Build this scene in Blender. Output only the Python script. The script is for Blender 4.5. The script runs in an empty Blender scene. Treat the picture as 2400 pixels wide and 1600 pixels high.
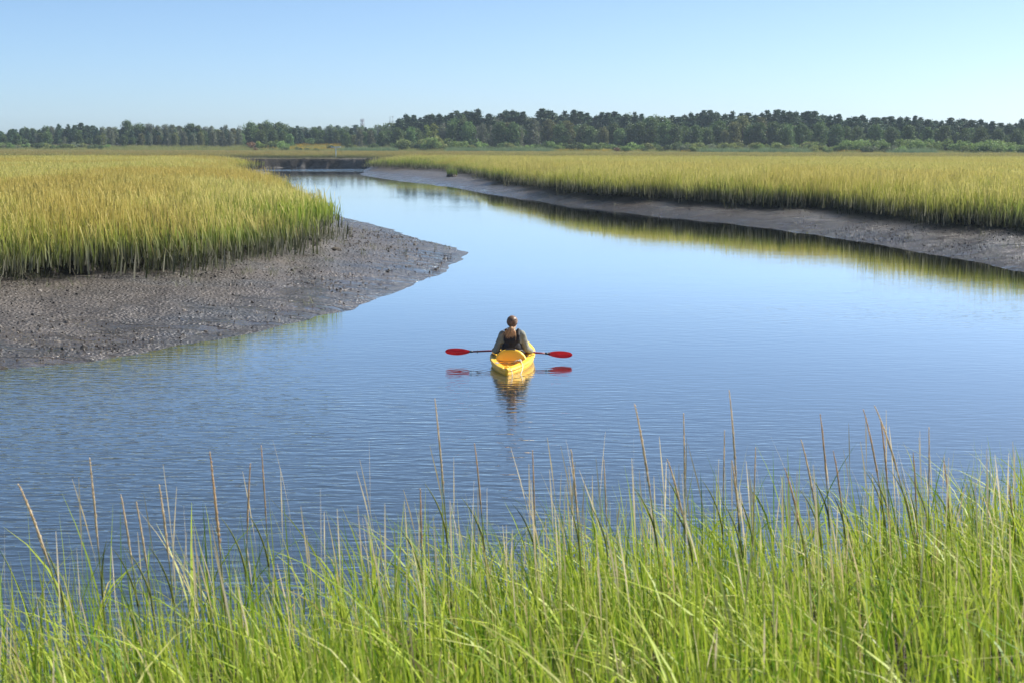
import bpy, bmesh, math, random
import numpy as np
from mathutils import Vector, Matrix, Euler

rng = np.random.default_rng(7)
random.seed(7)
SC = bpy.context.scene
COL = SC.collection
R = math.radians

# ------------------------------------------------------------------ camera, sky, sun, exposure
CAM_H, F_PX, PITCH, ROLL = 3.70, 3333.0, 7.81, 0.12
cam_d = bpy.data.cameras.new('camera')
cam = bpy.data.objects.new('camera', cam_d)
COL.objects.link(cam)
cam.matrix_world = Matrix.Translation((0, 0, CAM_H)) @ Matrix.Rotation(R(90 - PITCH), 4, 'X') @ Matrix.Rotation(R(ROLL), 4, 'Z')
cam_d.sensor_width = 36.0
cam_d.lens = 36.0 * F_PX / 2400.0
cam_d.clip_start, cam_d.clip_end = 0.1, 6000
cam_d.dof.use_dof = True
cam_d.dof.focus_distance = 24.2
cam_d.dof.aperture_fstop = 4.5
SC.camera = cam

SUN_AZ, SUN_EL = 67.0, 43.0          # degrees clockwise from the view direction (+Y) towards the right (+X)
w = bpy.data.worlds.new('World')
SC.world = w
w.use_nodes = True
wn = w.node_tree
sky = wn.nodes.new('ShaderNodeTexSky')
sky.sky_type = 'NISHITA'
sky.sun_disc = False
sky.sun_elevation = R(SUN_EL)
sky.sun_rotation = R(SUN_AZ)
sky.air_density = 0.5
sky.dust_density = 0.9
sky.ozone_density = 6.0
wb = wn.nodes.new('ShaderNodeMix'); wb.data_type = 'RGBA'; wb.blend_type = 'MULTIPLY'; wb.inputs[0].default_value = 1.0
wb.inputs[7].default_value = (1.035, 1.012, 0.89, 1.0)      # the camera's white balance
wn.links.new(sky.outputs[0], wb.inputs[6])
wn.links.new(wb.outputs[2], wn.nodes['Background'].inputs[0])
wn.nodes['Background'].inputs[1].default_value = 0.10

sun_d = bpy.data.lights.new('sun', 'SUN')
sun_d.energy = 5.0
sun_d.angle = R(0.5)
sun_d.color = (1.0, 0.95, 0.87)
sun = bpy.data.objects.new('sun', sun_d)
COL.objects.link(sun)
sdir = Vector((math.sin(R(SUN_AZ)) * math.cos(R(SUN_EL)), math.cos(R(SUN_AZ)) * math.cos(R(SUN_EL)), math.sin(R(SUN_EL))))
sun.rotation_euler = sdir.to_track_quat('Z', 'Y').to_euler()
sun.location = (30, 20, 40)

SC.view_settings.view_transform = 'Standard'
SC.view_settings.look = 'None'
SC.view_settings.exposure = 1.05
SC.view_settings.gamma = 1.0
SC.view_settings.use_curve_mapping = False
SC.render.engine = 'CYCLES'
SC.cycles.use_denoising = True
SC.cycles.max_bounces = 6
SC.cycles.transparent_max_bounces = 6

# ------------------------------------------------------------------ helpers
CAM_ROT = np.array(cam.matrix_world.to_3x3())

def ray(px, py):
    d = np.array([(px - 1200) / F_PX, (800 - py) / F_PX, -1.0])
    return CAM_ROT @ d

def on_z(px, py, z=0.0):
    d = ray(px, py)
    t = (z - CAM_H) / d[2]
    return np.array([d[0] * t, d[1] * t, z])

def at(px, py, D):
    d = ray(px, py)
    t = D / d[1]
    return np.array([d[0] * t, D, CAM_H + d[2] * t])

def tag(o, label=None, cat=None, group=None, kind=None):
    if label: o['label'] = label
    if cat: o['category'] = cat
    if group: o['group'] = group
    if kind: o['kind'] = kind
    return o

def empty(name, loc=(0, 0, 0), rz=0.0):
    o = bpy.data.objects.new(name, None)
    o.empty_display_size = 0.2
    COL.objects.link(o)
    o.location = loc
    o.rotation_euler = (0, 0, rz)
    return o

def mesh_from(name, V, F, mat=None, attrs=None, smooth=False):
    """V (n,3); F (m,3|4) array or list of faces; attrs {name: (n,)} float point attributes"""
    me = bpy.data.meshes.new(name)
    V = np.asarray(V, dtype=np.float32)
    if isinstance(F, np.ndarray):
        m, k = F.shape
        me.vertices.add(len(V)); me.vertices.foreach_set('co', V.ravel())
        me.loops.add(m * k); me.loops.foreach_set('vertex_index', F.astype(np.int32).ravel())
        me.polygons.add(m); me.polygons.foreach_set('loop_start', np.arange(0, m * k, k, dtype=np.int32))
        me.update(calc_edges=True)
    else:
        me.from_pydata([tuple(v) for v in V], [], [tuple(f) for f in F]); me.update()
    for k_, a in (attrs or {}).items():
        at_ = me.attributes.new(k_, 'FLOAT', 'POINT')
        at_.data.foreach_set('value', np.asarray(a, dtype=np.float32))
    if smooth and len(me.polygons):
        me.polygons.foreach_set('use_smooth', np.ones(len(me.polygons), dtype=bool))
    if mat: me.materials.append(mat)
    return me

def link(name, me, parent=None):
    o = bpy.data.objects.new(name, me)
    COL.objects.link(o)
    if parent is not None: o.parent = parent
    return o

class MB:
    """collects shapes for one mesh"""
    def __init__(s): s.V, s.F, s.n = [], [], 0
    def add(s, V, F):
        s.V.append(np.asarray(V, float)); s.F += [tuple(int(i) + s.n for i in f) for f in F]; s.n += len(V); return s
    def tube(s, pts, rad, seg=8, cap=True, flat=1.0):
        pts = np.asarray(pts, float); n = len(pts)
        rad = np.broadcast_to(np.asarray(rad, float), (n,))
        T = np.gradient(pts, axis=0); T /= np.linalg.norm(T, axis=1)[:, None] + 1e-9
        up = np.array([0, 0, 1.0])
        if abs(T[0] @ up) > 0.9: up = np.array([0, 1.0, 0])
        V = []
        N = np.cross(T[0], up); N /= np.linalg.norm(N)
        for i in range(n):
            N = N - (N @ T[i]) * T[i]; N /= np.linalg.norm(N) + 1e-9
            B = np.cross(T[i], N)
            for k in range(seg):
                a = 2 * math.pi * k / seg
                V.append(pts[i] + rad[i] * (math.cos(a) * N + flat * math.sin(a) * B))
        F = [(i * seg + k, i * seg + (k + 1) % seg, (i + 1) * seg + (k + 1) % seg, (i + 1) * seg + k) for i in range(n - 1) for k in range(seg)]
        if cap:
            F.append(tuple(range(seg))[::-1]); F.append(tuple(range((n - 1) * seg, n * seg)))
        return s.add(V, F)
    def ell(s, c, r, nu=16, nv=10, rot=None):
        V = []
        for j in range(nv + 1):
            th = math.pi * j / nv
            for i in range(nu):
                ph = 2 * math.pi * i / nu
                V.append([r[0] * math.sin(th) * math.cos(ph), r[1] * math.sin(th) * math.sin(ph), r[2] * math.cos(th)])
        V = np.array(V)
        if rot is not None: V = V @ np.array(Euler(rot).to_matrix()).T
        V = V + np.asarray(c, float)
        F = [(j * nu + i, (j + 1) * nu + i, (j + 1) * nu + (i + 1) % nu, j * nu + (i + 1) % nu) for j in range(nv) for i in range(nu)]
        return s.add(V, F)
    def box(s, c, d, rot=None, bev=0.0):
        x, y, z = [q / 2 for q in d]
        V = np.array([[a * x, b * y, e * z] for e in (-1, 1) for b in (-1, 1) for a in (-1, 1)], float)
        if rot is not None: V = V @ np.array(Euler(rot).to_matrix()).T
        V = V + np.asarray(c, float)
        return s.add(V, [(0, 2, 3, 1), (4, 5, 7, 6), (0, 1, 5, 4), (2, 6, 7, 3), (0, 4, 6, 2), (1, 3, 7, 5)])
    def mesh(s, name, mat=None, smooth=True):
        return mesh_from(name, np.concatenate(s.V), s.F, mat, smooth=smooth)
    def build(s, name, mat=None, parent=None, smooth=True):
        return link(name, s.mesh(name, mat, smooth), parent)

def modified(me, name, mods, mat=None, smooth=True):
    """a mesh run through modifiers: list of (type, {settings})"""
    o = bpy.data.objects.new('work', me)
    COL.objects.link(o)
    for ty, st in mods:
        m = o.modifiers.new(ty, ty)
        for k, v in st.items(): setattr(m, k, v)
    dg = bpy.context.evaluated_depsgraph_get()
    out = bpy.data.meshes.new_from_object(o.evaluated_get(dg))
    bpy.data.objects.remove(o)
    out.name = name
    out.materials.clear()
    if mat: out.materials.append(mat)
    if smooth: out.polygons.foreach_set('use_smooth', np.ones(len(out.polygons), dtype=bool))
    return out

def _hash(ix, iy, seed):
    h = (ix.astype(np.int64) * 374761393 + iy.astype(np.int64) * 668265263 + seed * 1442695041) & 0x7fffffff
    h = ((h ^ (h >> 13)) * 1274126177) & 0x7fffffff
    return ((h ^ (h >> 16)) & 0xffff) / 65535.0

def vnoise(x, y, seed=0):
    ix, iy = np.floor(x), np.floor(y)
    fx, fy = x - ix, y - iy
    fx, fy = fx * fx * (3 - 2 * fx), fy * fy * (3 - 2 * fy)
    a, b = _hash(ix, iy, seed), _hash(ix + 1, iy, seed)
    c, d = _hash(ix, iy + 1, seed), _hash(ix + 1, iy + 1, seed)
    return (a * (1 - fx) + b * fx) * (1 - fy) + (c * (1 - fx) + d * fx) * fy

def fbm(x, y, oct=4, seed=0):
    s, a, t = 0, 1.0, 0
    for k in range(oct):
        s = s + a * vnoise(x * 2 ** k, y * 2 ** k, seed + k); t += a; a *= 0.5
    return s / t - 0.5

def sst(a, b, x):
    t = np.clip((x - a) / (b - a), 0, 1)
    return t * t * (3 - 2 * t)

# ------------------------------------------------------------------ materials
class Mat:
    """thin wrapper round a node tree"""
    def __init__(s, name):
        s.m = bpy.data.materials.new(name); s.m.use_nodes = True
        s.t = s.m.node_tree; s.N = s.t.nodes; s.b = s.N['Principled BSDF']; s.out = s.N['Material Output']
    def n(s, ty, **kw):
        x = s.N.new(ty)
        for k, v in kw.items():
            if k.startswith('i_'):
                key = k[2:]; key = int(key) if key.isdigit() else key.replace('_', ' ')
                x.inputs[key].default_value = v
            else: setattr(x, k, v)
        return x
    def l(s, a, b): s.t.links.new(a, b)
    def val(s, v, inp):
        if hasattr(v, 'is_linked') or isinstance(v, bpy.types.NodeSocket): s.l(v, inp)
        else: inp.default_value = v
    def math(s, op, a, b=0.0, clamp=False):
        x = s.N.new('ShaderNodeMath'); x.operation = op; x.use_clamp = clamp
        s.val(a, x.inputs[0]); s.val(b, x.inputs[1]); return x.outputs[0]
    def mix(s, f, a, b, mode='MIX'):
        x = s.N.new('ShaderNodeMix'); x.data_type = 'RGBA'; x.blend_type = mode
        s.val(f, x.inputs[0])
        for v, k in ((a, 6), (b, 7)):
            if isinstance(v, tuple): v = (*v, 1.0) if len(v) == 3 else v
            s.val(v, x.inputs[k])
        return x.outputs[2]
    def pos(s): return s.n('ShaderNodeNewGeometry').outputs['Position']
    def xyz(s, v):
        x = s.N.new('ShaderNodeSeparateXYZ'); s.l(v, x.inputs[0]); return x.outputs
    def mapping(s, v, scale, loc=(0, 0, 0), rot=(0, 0, 0)):
        x = s.N.new('ShaderNodeMapping'); s.l(v, x.inputs[0]); x.inputs['Scale'].default_value = scale
        x.inputs['Location'].default_value = loc; x.inputs['Rotation'].default_value = rot; return x.outputs[0]
    def noise(s, v, scale=1.0, detail=3.0, rough=0.5, dist=0.0):
        x = s.N.new('ShaderNodeTexNoise'); s.l(v, x.inputs['Vector'])
        x.inputs['Scale'].default_value = scale; x.inputs['Detail'].default_value = detail
        x.inputs['Roughness'].default_value = rough; x.inputs['Distortion'].default_value = dist; return x.outputs[0]
    def ramp(s, v, lo, hi, a=0.0, b=1.0):
        x = s.N.new('ShaderNodeMapRange'); x.interpolation_type = 'SMOOTHSTEP'; s.val(v, x.inputs[0])
        x.inputs[1].default_value = lo; x.inputs[2].default_value = hi; x.inputs[3].default_value = a; x.inputs[4].default_value = b
        return x.outputs[0]
    def attr(s, name, ty='GEOMETRY'):
        x = s.N.new('ShaderNodeAttribute'); x.attribute_name = name; x.attribute_type = ty; return x.outputs['Fac']
    def rand(s): return s.n('ShaderNodeObjectInfo').outputs['Random']
    def bump(s, h, strength, dist):
        x = s.N.new('ShaderNodeBump'); x.inputs['Strength'].default_value = strength; x.inputs['Distance'].default_value = dist
        s.l(h, x.inputs['Height']); s.l(x.outputs[0], s.b.inputs['Normal']); return x
    def base(s, v):
        if isinstance(v, tuple): v = (*v, 1.0) if len(v) == 3 else v
        s.val(v, s.b.inputs['Base Color'])
    def rough(s, v): s.val(v, s.b.inputs['Roughness'])
    def leafy(s, color, trans=0.45, rough=0.5, spec=0.3):
        """thin leaf: diffuse + gloss in front, translucency through it"""
        if isinstance(color, tuple): color = s.mix(0.0, color, color)
        s.base(color); s.rough(rough); s.b.inputs['Specular IOR Level'].default_value = spec
        tr = s.N.new('ShaderNodeBsdfTranslucent'); s.l(color, tr.inputs[0])
        mx = s.N.new('ShaderNodeMixShader'); mx.inputs[0].default_value = trans
        s.l(s.b.outputs[0], mx.inputs[1]); s.l(tr.outputs[0], mx.inputs[2]); s.l(mx.outputs[0], s.out.inputs[0])

def simple(name, col, rough=0.5, spec=0.5, var=0.0, scale=20.0, bump=0.0, bscale=60.0, metal=0.0):
    m = Mat(name)
    tc = m.n('ShaderNodeTexCoord').outputs['Object']
    if var:
        f = m.noise(tc, scale, 4)
        m.base(m.mix(m.ramp(f, 0.3, 0.7), tuple(c * (1 - var) for c in col), tuple(min(1, c * (1 + var)) for c in col)))
    else: m.base(col)
    m.rough(rough); m.b.inputs['Specular IOR Level'].default_value = spec; m.b.inputs['Metallic'].default_value = metal
    if bump: m.bump(m.noise(tc, bscale, 3), 1.0, bump)
    return m.m

# ------------------------------------------------------------------ the creek: outlines of water and marsh in plan
RIGHT_WATER_PX = [(2400, 640), (2300, 615), (2150, 593), (2030, 569), (1900, 549), (1750, 530), (1600, 512), (1480, 499), (1380, 487), (1290, 475), (1225, 464), (1126, 451), (1051, 437), (936, 425), (851, 412)]
LEFT_WATER_PX = [(780, 502), (800, 510), (880, 528), (960, 555), (1060, 580), (1095, 594), (1085, 602), (1040, 637), (975, 665), (900, 692), (810, 726), (740, 744), (600, 778), (400, 815), (200, 848), (0, 868), (-300, 900)]
LEFT_MARSH_PX = [(-300, 682), (0, 652), (150, 644), (300, 635), (420, 624), (520, 606), (600, 584), (660, 574), (700, 574), (728, 558)]
RIGHT_MARSH_PX = [(2600, 560), (2400, 537), (2230, 522), (2100, 503), (1950, 488), (1800, 478), (1700, 474), (1600, 465), (1480, 462), (1310, 443), (1220, 429), (1140, 413), (1060, 402), (985, 397), (893, 396)]
p2 = lambda lst, z: [tuple(on_z(x, y, z)[:2]) for x, y in lst]
WATER = np.array([(-1300, 5), (-80, 5), (-20, 6.5), (-4, 9), (0, 11), (4.8, 13.2), (12, 14.5), (25, 16), (40, 17), (80, 18), (1300, 18),
                  (1300, 34), (80, 34), (40, 33), (24, 36)] + p2(RIGHT_WATER_PX, 0) +
                 [(-22.5, 215), (-23, 232), (-25, 242.2), (-35, 242.7), (-47, 240.3), (-70, 237), (-130, 233), (-1300, 233),
                  (-1300, 206), (-130, 206), (-70, 206), (-44, 204), (-33, 196), (-30.5, 168), (-24, 131), (-16.5, 101), (-11.5, 83)] +
                 p2(LEFT_WATER_PX, 0) + [(-25, 19), (-60, 16), (-1300, 16)])
LEFT_MARSH = np.array([(-1300, 24), (-100, 24), (-40, 27)] + p2(LEFT_MARSH_PX, 0.6) +
                      [(-8.6, 57), (-11.2, 64), (-14.6, 82), (-19.5, 100), (-27, 130), (-33, 165), (-35, 190), (-45, 200), (-70, 203), (-130, 203), (-1300, 203)])
RIGHT_MARSH = np.array([(1300, 44), (80, 44), (45, 44), (30, 46)] + p2(RIGHT_MARSH_PX, 0.6) +
                       [(-21, 222), (-22.5, 236), (-25, 243.2), (-35, 243.7), (-47, 241.3), (-70, 238), (-130, 234), (-1300, 234), (-1300, 2500), (1300, 2500)])
NEAR_MARSH = np.array([(-1300, 4.2), (-80, 4.2), (-20, 5.7), (-4.1, 8.2), (-0.2, 10.2), (4.7, 12.4), (12, 13.7), (25, 15.2), (40, 16.2), (80, 17.2), (1300, 17.2), (1300, -200), (-1300, -200)])

def sdist(P, poly):
    """signed distance of points P (n,2) to a polygon, positive inside"""
    x, y = P[:, 0], P[:, 1]
    best = np.full(len(P), 1e18); ins = np.zeros(len(P), bool)
    for i in range(len(poly)):
        a, b = poly[i], poly[(i + 1) % len(poly)]
        e = b - a
        t = np.clip(((x - a[0]) * e[0] + (y - a[1]) * e[1]) / (e @ e + 1e-12), 0, 1)
        best = np.minimum(best, (x - a[0] - t * e[0]) ** 2 + (y - a[1] - t * e[1]) ** 2)
        if a[1] != b[1]:
            ins ^= ((a[1] > y) != (b[1] > y)) & (x < e[0] * (y - a[1]) / e[1] + a[0])
    return np.where(ins, 1, -1) * np.sqrt(best)

def edge_D(px): return np.interp(px, [-300, 0, 1200, 2400, 2700], [500, 490, 424, 365, 355])   # how far the open marsh runs

def ground(P):
    """height and marsh distance of ground points (n,2)"""
    P = np.asarray(P, float); x, y = P[:, 0], P[:, 1]
    D = np.maximum(y, 4.0)
    sc = np.clip(D / 60, 0.35, 3)
    dw = -sdist(P, WATER) + 0.5 * sc * fbm(x * 0.35 / sc, y * 0.35 / sc, 4, 11) * sst(13, 18, y) + 0.45 * fbm(x * 1.3, y * 0.9, 3, 17) * sst(13, 18, y)
    near = y < 21
    sc = np.minimum(sc, 1.5)
    dm = np.maximum(np.maximum(sdist(P, LEFT_MARSH), sdist(P, RIGHT_MARSH)), sdist(P, NEAR_MARSH))
    dm = dm + sc * (1.5 * fbm(x * 0.45 / sc, y * 0.45 / sc, 3, 5) + 1.0 * fbm(x * 1.1 / sc, y * 1.1 / sc, 2, 8)) * np.where(near, 0.3, 1.0)
    cut = sst(226, 234, y) * sst(-20.0, -23.5, x)
    slump = np.exp(-((x + 7.2) ** 2 + (y - 46.5) ** 2) / 9.0)
    zb = np.where(near, 0.22, 0.62 + 0.85 * cut)
    step = np.where(near, 0.08, 0.30 + 0.6 * slump)
    top = np.where(near, 1.12, 1.60)
    ramp = np.where(near, 6.0, 7.0 - 6.6 * cut)
    inm = dm > 0
    t = np.clip(dw / (dw + np.maximum(-dm, 0) + 1e-6), 0, 1)
    z_mud = zb * np.where(cut > 0.5, sst(0, 0.5, t), t ** 0.9)
    lump = 0.08 * fbm(x * 2.2, y * 1.6, 4, 21) + 0.12 * fbm(x * 0.5, y * 0.5, 3, 31)
    z_mud = z_mud + lump * np.clip(dw / 0.7, 0, 1) + 0.25 * slump * sst(-2.2, -0.2, dm) * (0.4 + fbm(x * 1.3, y * 1.3, 3, 77))
    zm = zb + step * sst(0, 0.3, dm) + (top - zb - step) * sst(0, 1, dm / ramp) + 0.08 * fbm(x * 0.3, y * 0.3, 3, 41)
    z = np.where(inm, zm, z_mud)
    z = np.where(dw < 0, -np.minimum(1.3, 0.14 * -dw), z)
    z = z + np.where((dw > 0) & (dw < 0.001), 0, 0)
    px = 1200 + x / np.maximum(D, 1) * F_PX
    E = edge_D(px)
    rise = 2.6 * sst(0, 90, y - E)
    return z + rise, dm, dw

# terrain sheet: fine near the camera, coarser towards the horizon
rowsD = np.concatenate([[-150, -40, -10, -2, 1.0], np.geomspace(2.5, 560, 760), np.arange(233.5, 246, 0.16), np.geomspace(575, 1600, 24)])
rowsD = np.sort(rowsD)
NC = 440
us = np.linspace(-1, 1, NC)
GX, GY = np.meshgrid(us, rowsD)
GX = GX * (9 + 0.50 * np.maximum(GY, 0) + 0.5 * np.maximum(-GY, 0))
GP = np.stack([GX.ravel(), GY.ravel()], 1)
gz, gdm, gdw = ground(GP)
V = np.column_stack([GP, gz])
nr = len(rowsD)
idx = np.arange(nr * NC).reshape(nr, NC)
Fq = np.stack([idx[:-1, :-1], idx[:-1, 1:], idx[1:, 1:], idx[1:, :-1]], -1).reshape(-1, 4)

mg = Mat('mud_and_peat')
p = mg.pos(); X, Y, Z = mg.xyz(p)
marsh_a = mg.attr('marsh')
wet = mg.ramp(Z, 0.02, 0.45, 1.0, 0.0)
n1 = mg.noise(p, 1.1, 5, 0.6); n2 = mg.noise(p, 9.0, 4, 0.65); n3 = mg.noise(mg.mapping(p, (0.5, 0.9, 1)), 0.5, 3)
mudc = mg.mix(mg.ramp(n1, 0.35, 0.65), (0.044, 0.036, 0.029), (0.078, 0.064, 0.052))
mudc = mg.mix(mg.ramp(n3, 0.45, 0.7), mudc, (0.046, 0.046, 0.047))
mudc = mg.mix(mg.ramp(mg.noise(p, 16.0, 3, 0.6), 0.52, 0.66, 0, 0.6), mudc, (0.125, 0.108, 0.092))
mudc = mg.mix(mg.ramp(n2, 0.50, 0.64, 0, 0.75), mudc, (0.020, 0.018, 0.016))
peat = mg.mix(mg.ramp(n2, 0.4, 0.65), (0.014, 0.011, 0.008), (0.040, 0.031, 0.021))
floor_ = mg.mix(mg.ramp(n1, 0.4, 0.6), (0.040, 0.038, 0.016), (0.075, 0.070, 0.025))
floor_ = mg.mix(mg.ramp(Z, 1.35, 1.6), peat, floor_)
mg.base(mg.mix(marsh_a, mudc, floor_))
pud = mg.ramp(mg.noise(mg.mapping(p, (0.35, 1.1, 1)), 1.6, 4), 0.50, 0.60)
rr = mg.math('SUBTRACT', mg.ramp(X, -4.0, 3.0, 0.48, 0.32), mg.math('MULTIPLY', wet, mg.math('ADD', 0.18, mg.math('MULTIPLY', pud, 0.30))))
mg.rough(mg.mix(marsh_a, mg.math('MINIMUM', rr, 1.0), (0.95, 0.95, 0.95)))
mg.b.inputs['Specular IOR Level'].default_value = 0.6
vo = mg.n('ShaderNodeTexVoronoi', i_Scale=14.0); mg.l(p, vo.inputs['Vector'])
hh = mg.math('ADD', mg.math('MULTIPLY', mg.noise(p, 6.0, 5, 0.65), 1.0), mg.math('MULTIPLY', vo.outputs['Distance'], 0.6))
hh = mg.math('MULTIPLY', hh, mg.math('SUBTRACT', 1.0, mg.math('MULTIPLY', wet, mg.math('MULTIPLY', pud, 0.8))))
mg.bump(hh, 1.0, 0.078)
land = link('ground', mesh_from('ground', V, Fq, mg.m, {'marsh': np.maximum(sst(-0.1, 0.25, gdm), sst(232, 236, V[:, 1]) * sst(247, 245, V[:, 1]) * sst(-28.0, -30.0, V[:, 0] + 1.5 * fbm(V[:, 0] * .6, V[:, 2] * 2, 2, 3)) * (gdw > 0))}, smooth=True))
tag(land, 'grey brown tidal mud and marsh ground on both sides of the creek', 'ground', kind='structure')

# water sheet
KX, KY = 0.03, 24.15           # where the paddler sits
wv = [(-700, -60, 0), (700, -60, 0), (700, 320, 0), (-700, 320, 0)]
mw = Mat('creek_water')
p = mw.pos(); X, Y, Z = mw.xyz(p)
calm = mw.noise(mw.mapping(p, (0.05, 0.09, 1)), 1.0, 3)
lft = mw.ramp(mw.math('ADD', mw.math('MULTIPLY', X, 0.8), Y), 8.0, 26.0, 1.0, 0.0)
far_ = mw.math('ADD', mw.ramp(Y, 24.0, 60.0, 1.0, 0.22), mw.ramp(Y, 200.0, 222.0, 0.0, 3.5))
amp = mw.math('MULTIPLY', mw.math('ADD', mw.ramp(calm, 0.38, 0.62, 0.16, 0.40), mw.math('MULTIPLY', lft, 1.05)), far_)
ra = mw.noise(mw.mapping(p, (2.2, 7.5, 1), rot=(0, 0, R(6))), 1.0, 2.0, 0.5, 0.3)
rb = mw.noise(mw.mapping(p, (4.5, 15.0, 1), rot=(0, 0, R(-11))), 1.0, 2.0, 0.5)
rc = mw.noise(mw.mapping(p, (0.5, 1.3, 1)), 1.0, 2.0)
h = mw.math('ADD', mw.math('MULTIPLY', ra, 1.0), mw.math('MULTIPLY', rb, 0.35))
h = mw.math('ADD', mw.math('MULTIPLY', h, amp), mw.math('MULTIPLY', rc, 0.12))
def ring(cx, cy, k, rad, a):
    d = mw.n('ShaderNodeVectorMath', operation='DISTANCE'); mw.l(p, d.inputs[0]); d.inputs[1].default_value = (cx, cy, 0)
    dd = d.outputs['Value']
    return mw.math('MULTIPLY', mw.math('MULTIPLY', mw.math('SINE', mw.math('MULTIPLY', dd, k)), mw.math('MULTIPLY', mw.ramp(dd, 0.25, rad, a, 0.0), mw.ramp(dd, 0.05, 0.30, 0.0, 1.0))), 1.0)
for args in ((-0.90, 23.85, 38.0, 1.5, 0.055), (-0.45, 23.6, 46.0, 0.8, 0.03), (0.42, 24.2, 30.0, 1.9, 0.040)):
    h = mw.math('ADD', h, ring(*args))
mw.bump(h, 1.0, 0.011)
mw.base((0.022, 0.030, 0.032)); mw.rough(0.6); mw.b.inputs['Specular IOR Level'].default_value = 0.0
gl = mw.n('ShaderNodeBsdfGlossy'); gl.inputs['Roughness'].default_value = 0.03; gl.inputs['Color'].default_value = (0.98, 0.99, 1.0, 1)
fr = mw.n('ShaderNodeFresnel'); fr.inputs['IOR'].default_value = 1.333
bmp = [x for x in mw.N if x.type == 'BUMP'][0]
mw.l(bmp.outputs[0], gl.inputs['Normal']); mw.l(bmp.outputs[0], fr.inputs['Normal'])
mxw = mw.n('ShaderNodeMixShader'); mw.l(mw.math('MULTIPLY', fr.outputs[0], 1.75, True), mxw.inputs[0])
mw.l(mw.b.outputs[0], mxw.inputs[1]); mw.l(gl.outputs[0], mxw.inputs[2]); mw.l(mxw.outputs[0], mw.out.inputs[0])
water = link('water', mesh_from('water', wv, [(0, 1, 2, 3)], mw.m))
tag(water, 'calm blue tidal creek water reflecting the sky', 'water', kind='structure')

# ------------------------------------------------------------------ grass blades
def blades(base, h, wd, yaw, lean, droop, segs=4, tipw=0.08, seed_head=None):
    """ribbons: base (n,3), h, wd, yaw (n,), lean (n,2) sideways shift of the tip, droop (n,) how far the tip falls"""
    n = len(h); S = segs + 1
    t = np.linspace(0, 1, S)[None, :]
    cx, cy = np.cos(yaw)[:, None], np.sin(yaw)[:, None]
    px = base[:, 0:1] + lean[:, 0:1] * t ** 2.0
    py = base[:, 1:2] + lean[:, 1:2] * t ** 2.0
    pz = base[:, 2:3] + h[:, None] * (t - droop[:, None] * t ** 3)
    prof = np.clip((1 - t ** 2.2), 0, 1) * (1 - tipw) + tipw
    if seed_head is not None:       # a thin stem that swells into a narrow seed head
        sp = 0.32 + 1.3 * np.exp(-((t - 0.86) / 0.13) ** 2) * (1 - 0.8 * sst(0.9, 1.0, t))
        prof = np.where(seed_head[:, None], sp, prof)
    hw = 0.5 * wd[:, None] * prof
    V = np.empty((n, S, 2, 3))
    V[:, :, 0, 0] = px - cx * hw; V[:, :, 0, 1] = py - cy * hw; V[:, :, 0, 2] = pz
    V[:, :, 1, 0] = px + cx * hw; V[:, :, 1, 1] = py + cy * hw; V[:, :, 1, 2] = pz
    i = np.arange(n * S * 2).reshape(n, S, 2)
    F = np.stack([i[:, :-1, 0], i[:, :-1, 1], i[:, 1:, 1], i[:, 1:, 0]], -1).reshape(-1, 4)
    H = np.broadcast_to(t[:, :, None], (n, S, 2)).ravel()
    return V.reshape(-1, 3), F, H, S * 2

def tuft(name, r, n, wd, mat, hlo=0.7, hhi=1.0, segs=4, lean=0.2, seeds=0.25, sh=None, arch=0.15):
    g = rng
    a = g.uniform(0, 2 * math.pi, n); q = r * np.sqrt(g.uniform(0, 1, n))
    base = np.column_stack([q * np.cos(a), q * np.sin(a), np.zeros(n) - 0.04])
    h = g.uniform(hlo, hhi, n)
    is_seed = g.uniform(0, 1, n) < seeds
    h = np.where(is_seed, h * 1.06, h * 0.97)
    la = g.uniform(0, 2 * math.pi, n); lm = np.abs(g.normal(0, lean, n)) * h
    lv = np.column_stack([np.cos(la) * lm - 0.07 * h, np.sin(la) * lm])
    droop = np.where(is_seed, 0.02, np.clip(g.normal(arch, arch, n), 0, 0.6))
    yaw = g.uniform(0, math.pi, n)
    w_ = wd * g.uniform(0.7, 1.3, n)
    V, F, H, k = blades(base, h, w_, yaw, lv, droop, segs, 0.1, is_seed)
    return mesh_from(name, V, F, mat, {'h': H, 'seed': np.repeat(is_seed.astype(float), k), 'rnd': np.repeat(g.uniform(0, 1, n), k)})

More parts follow.
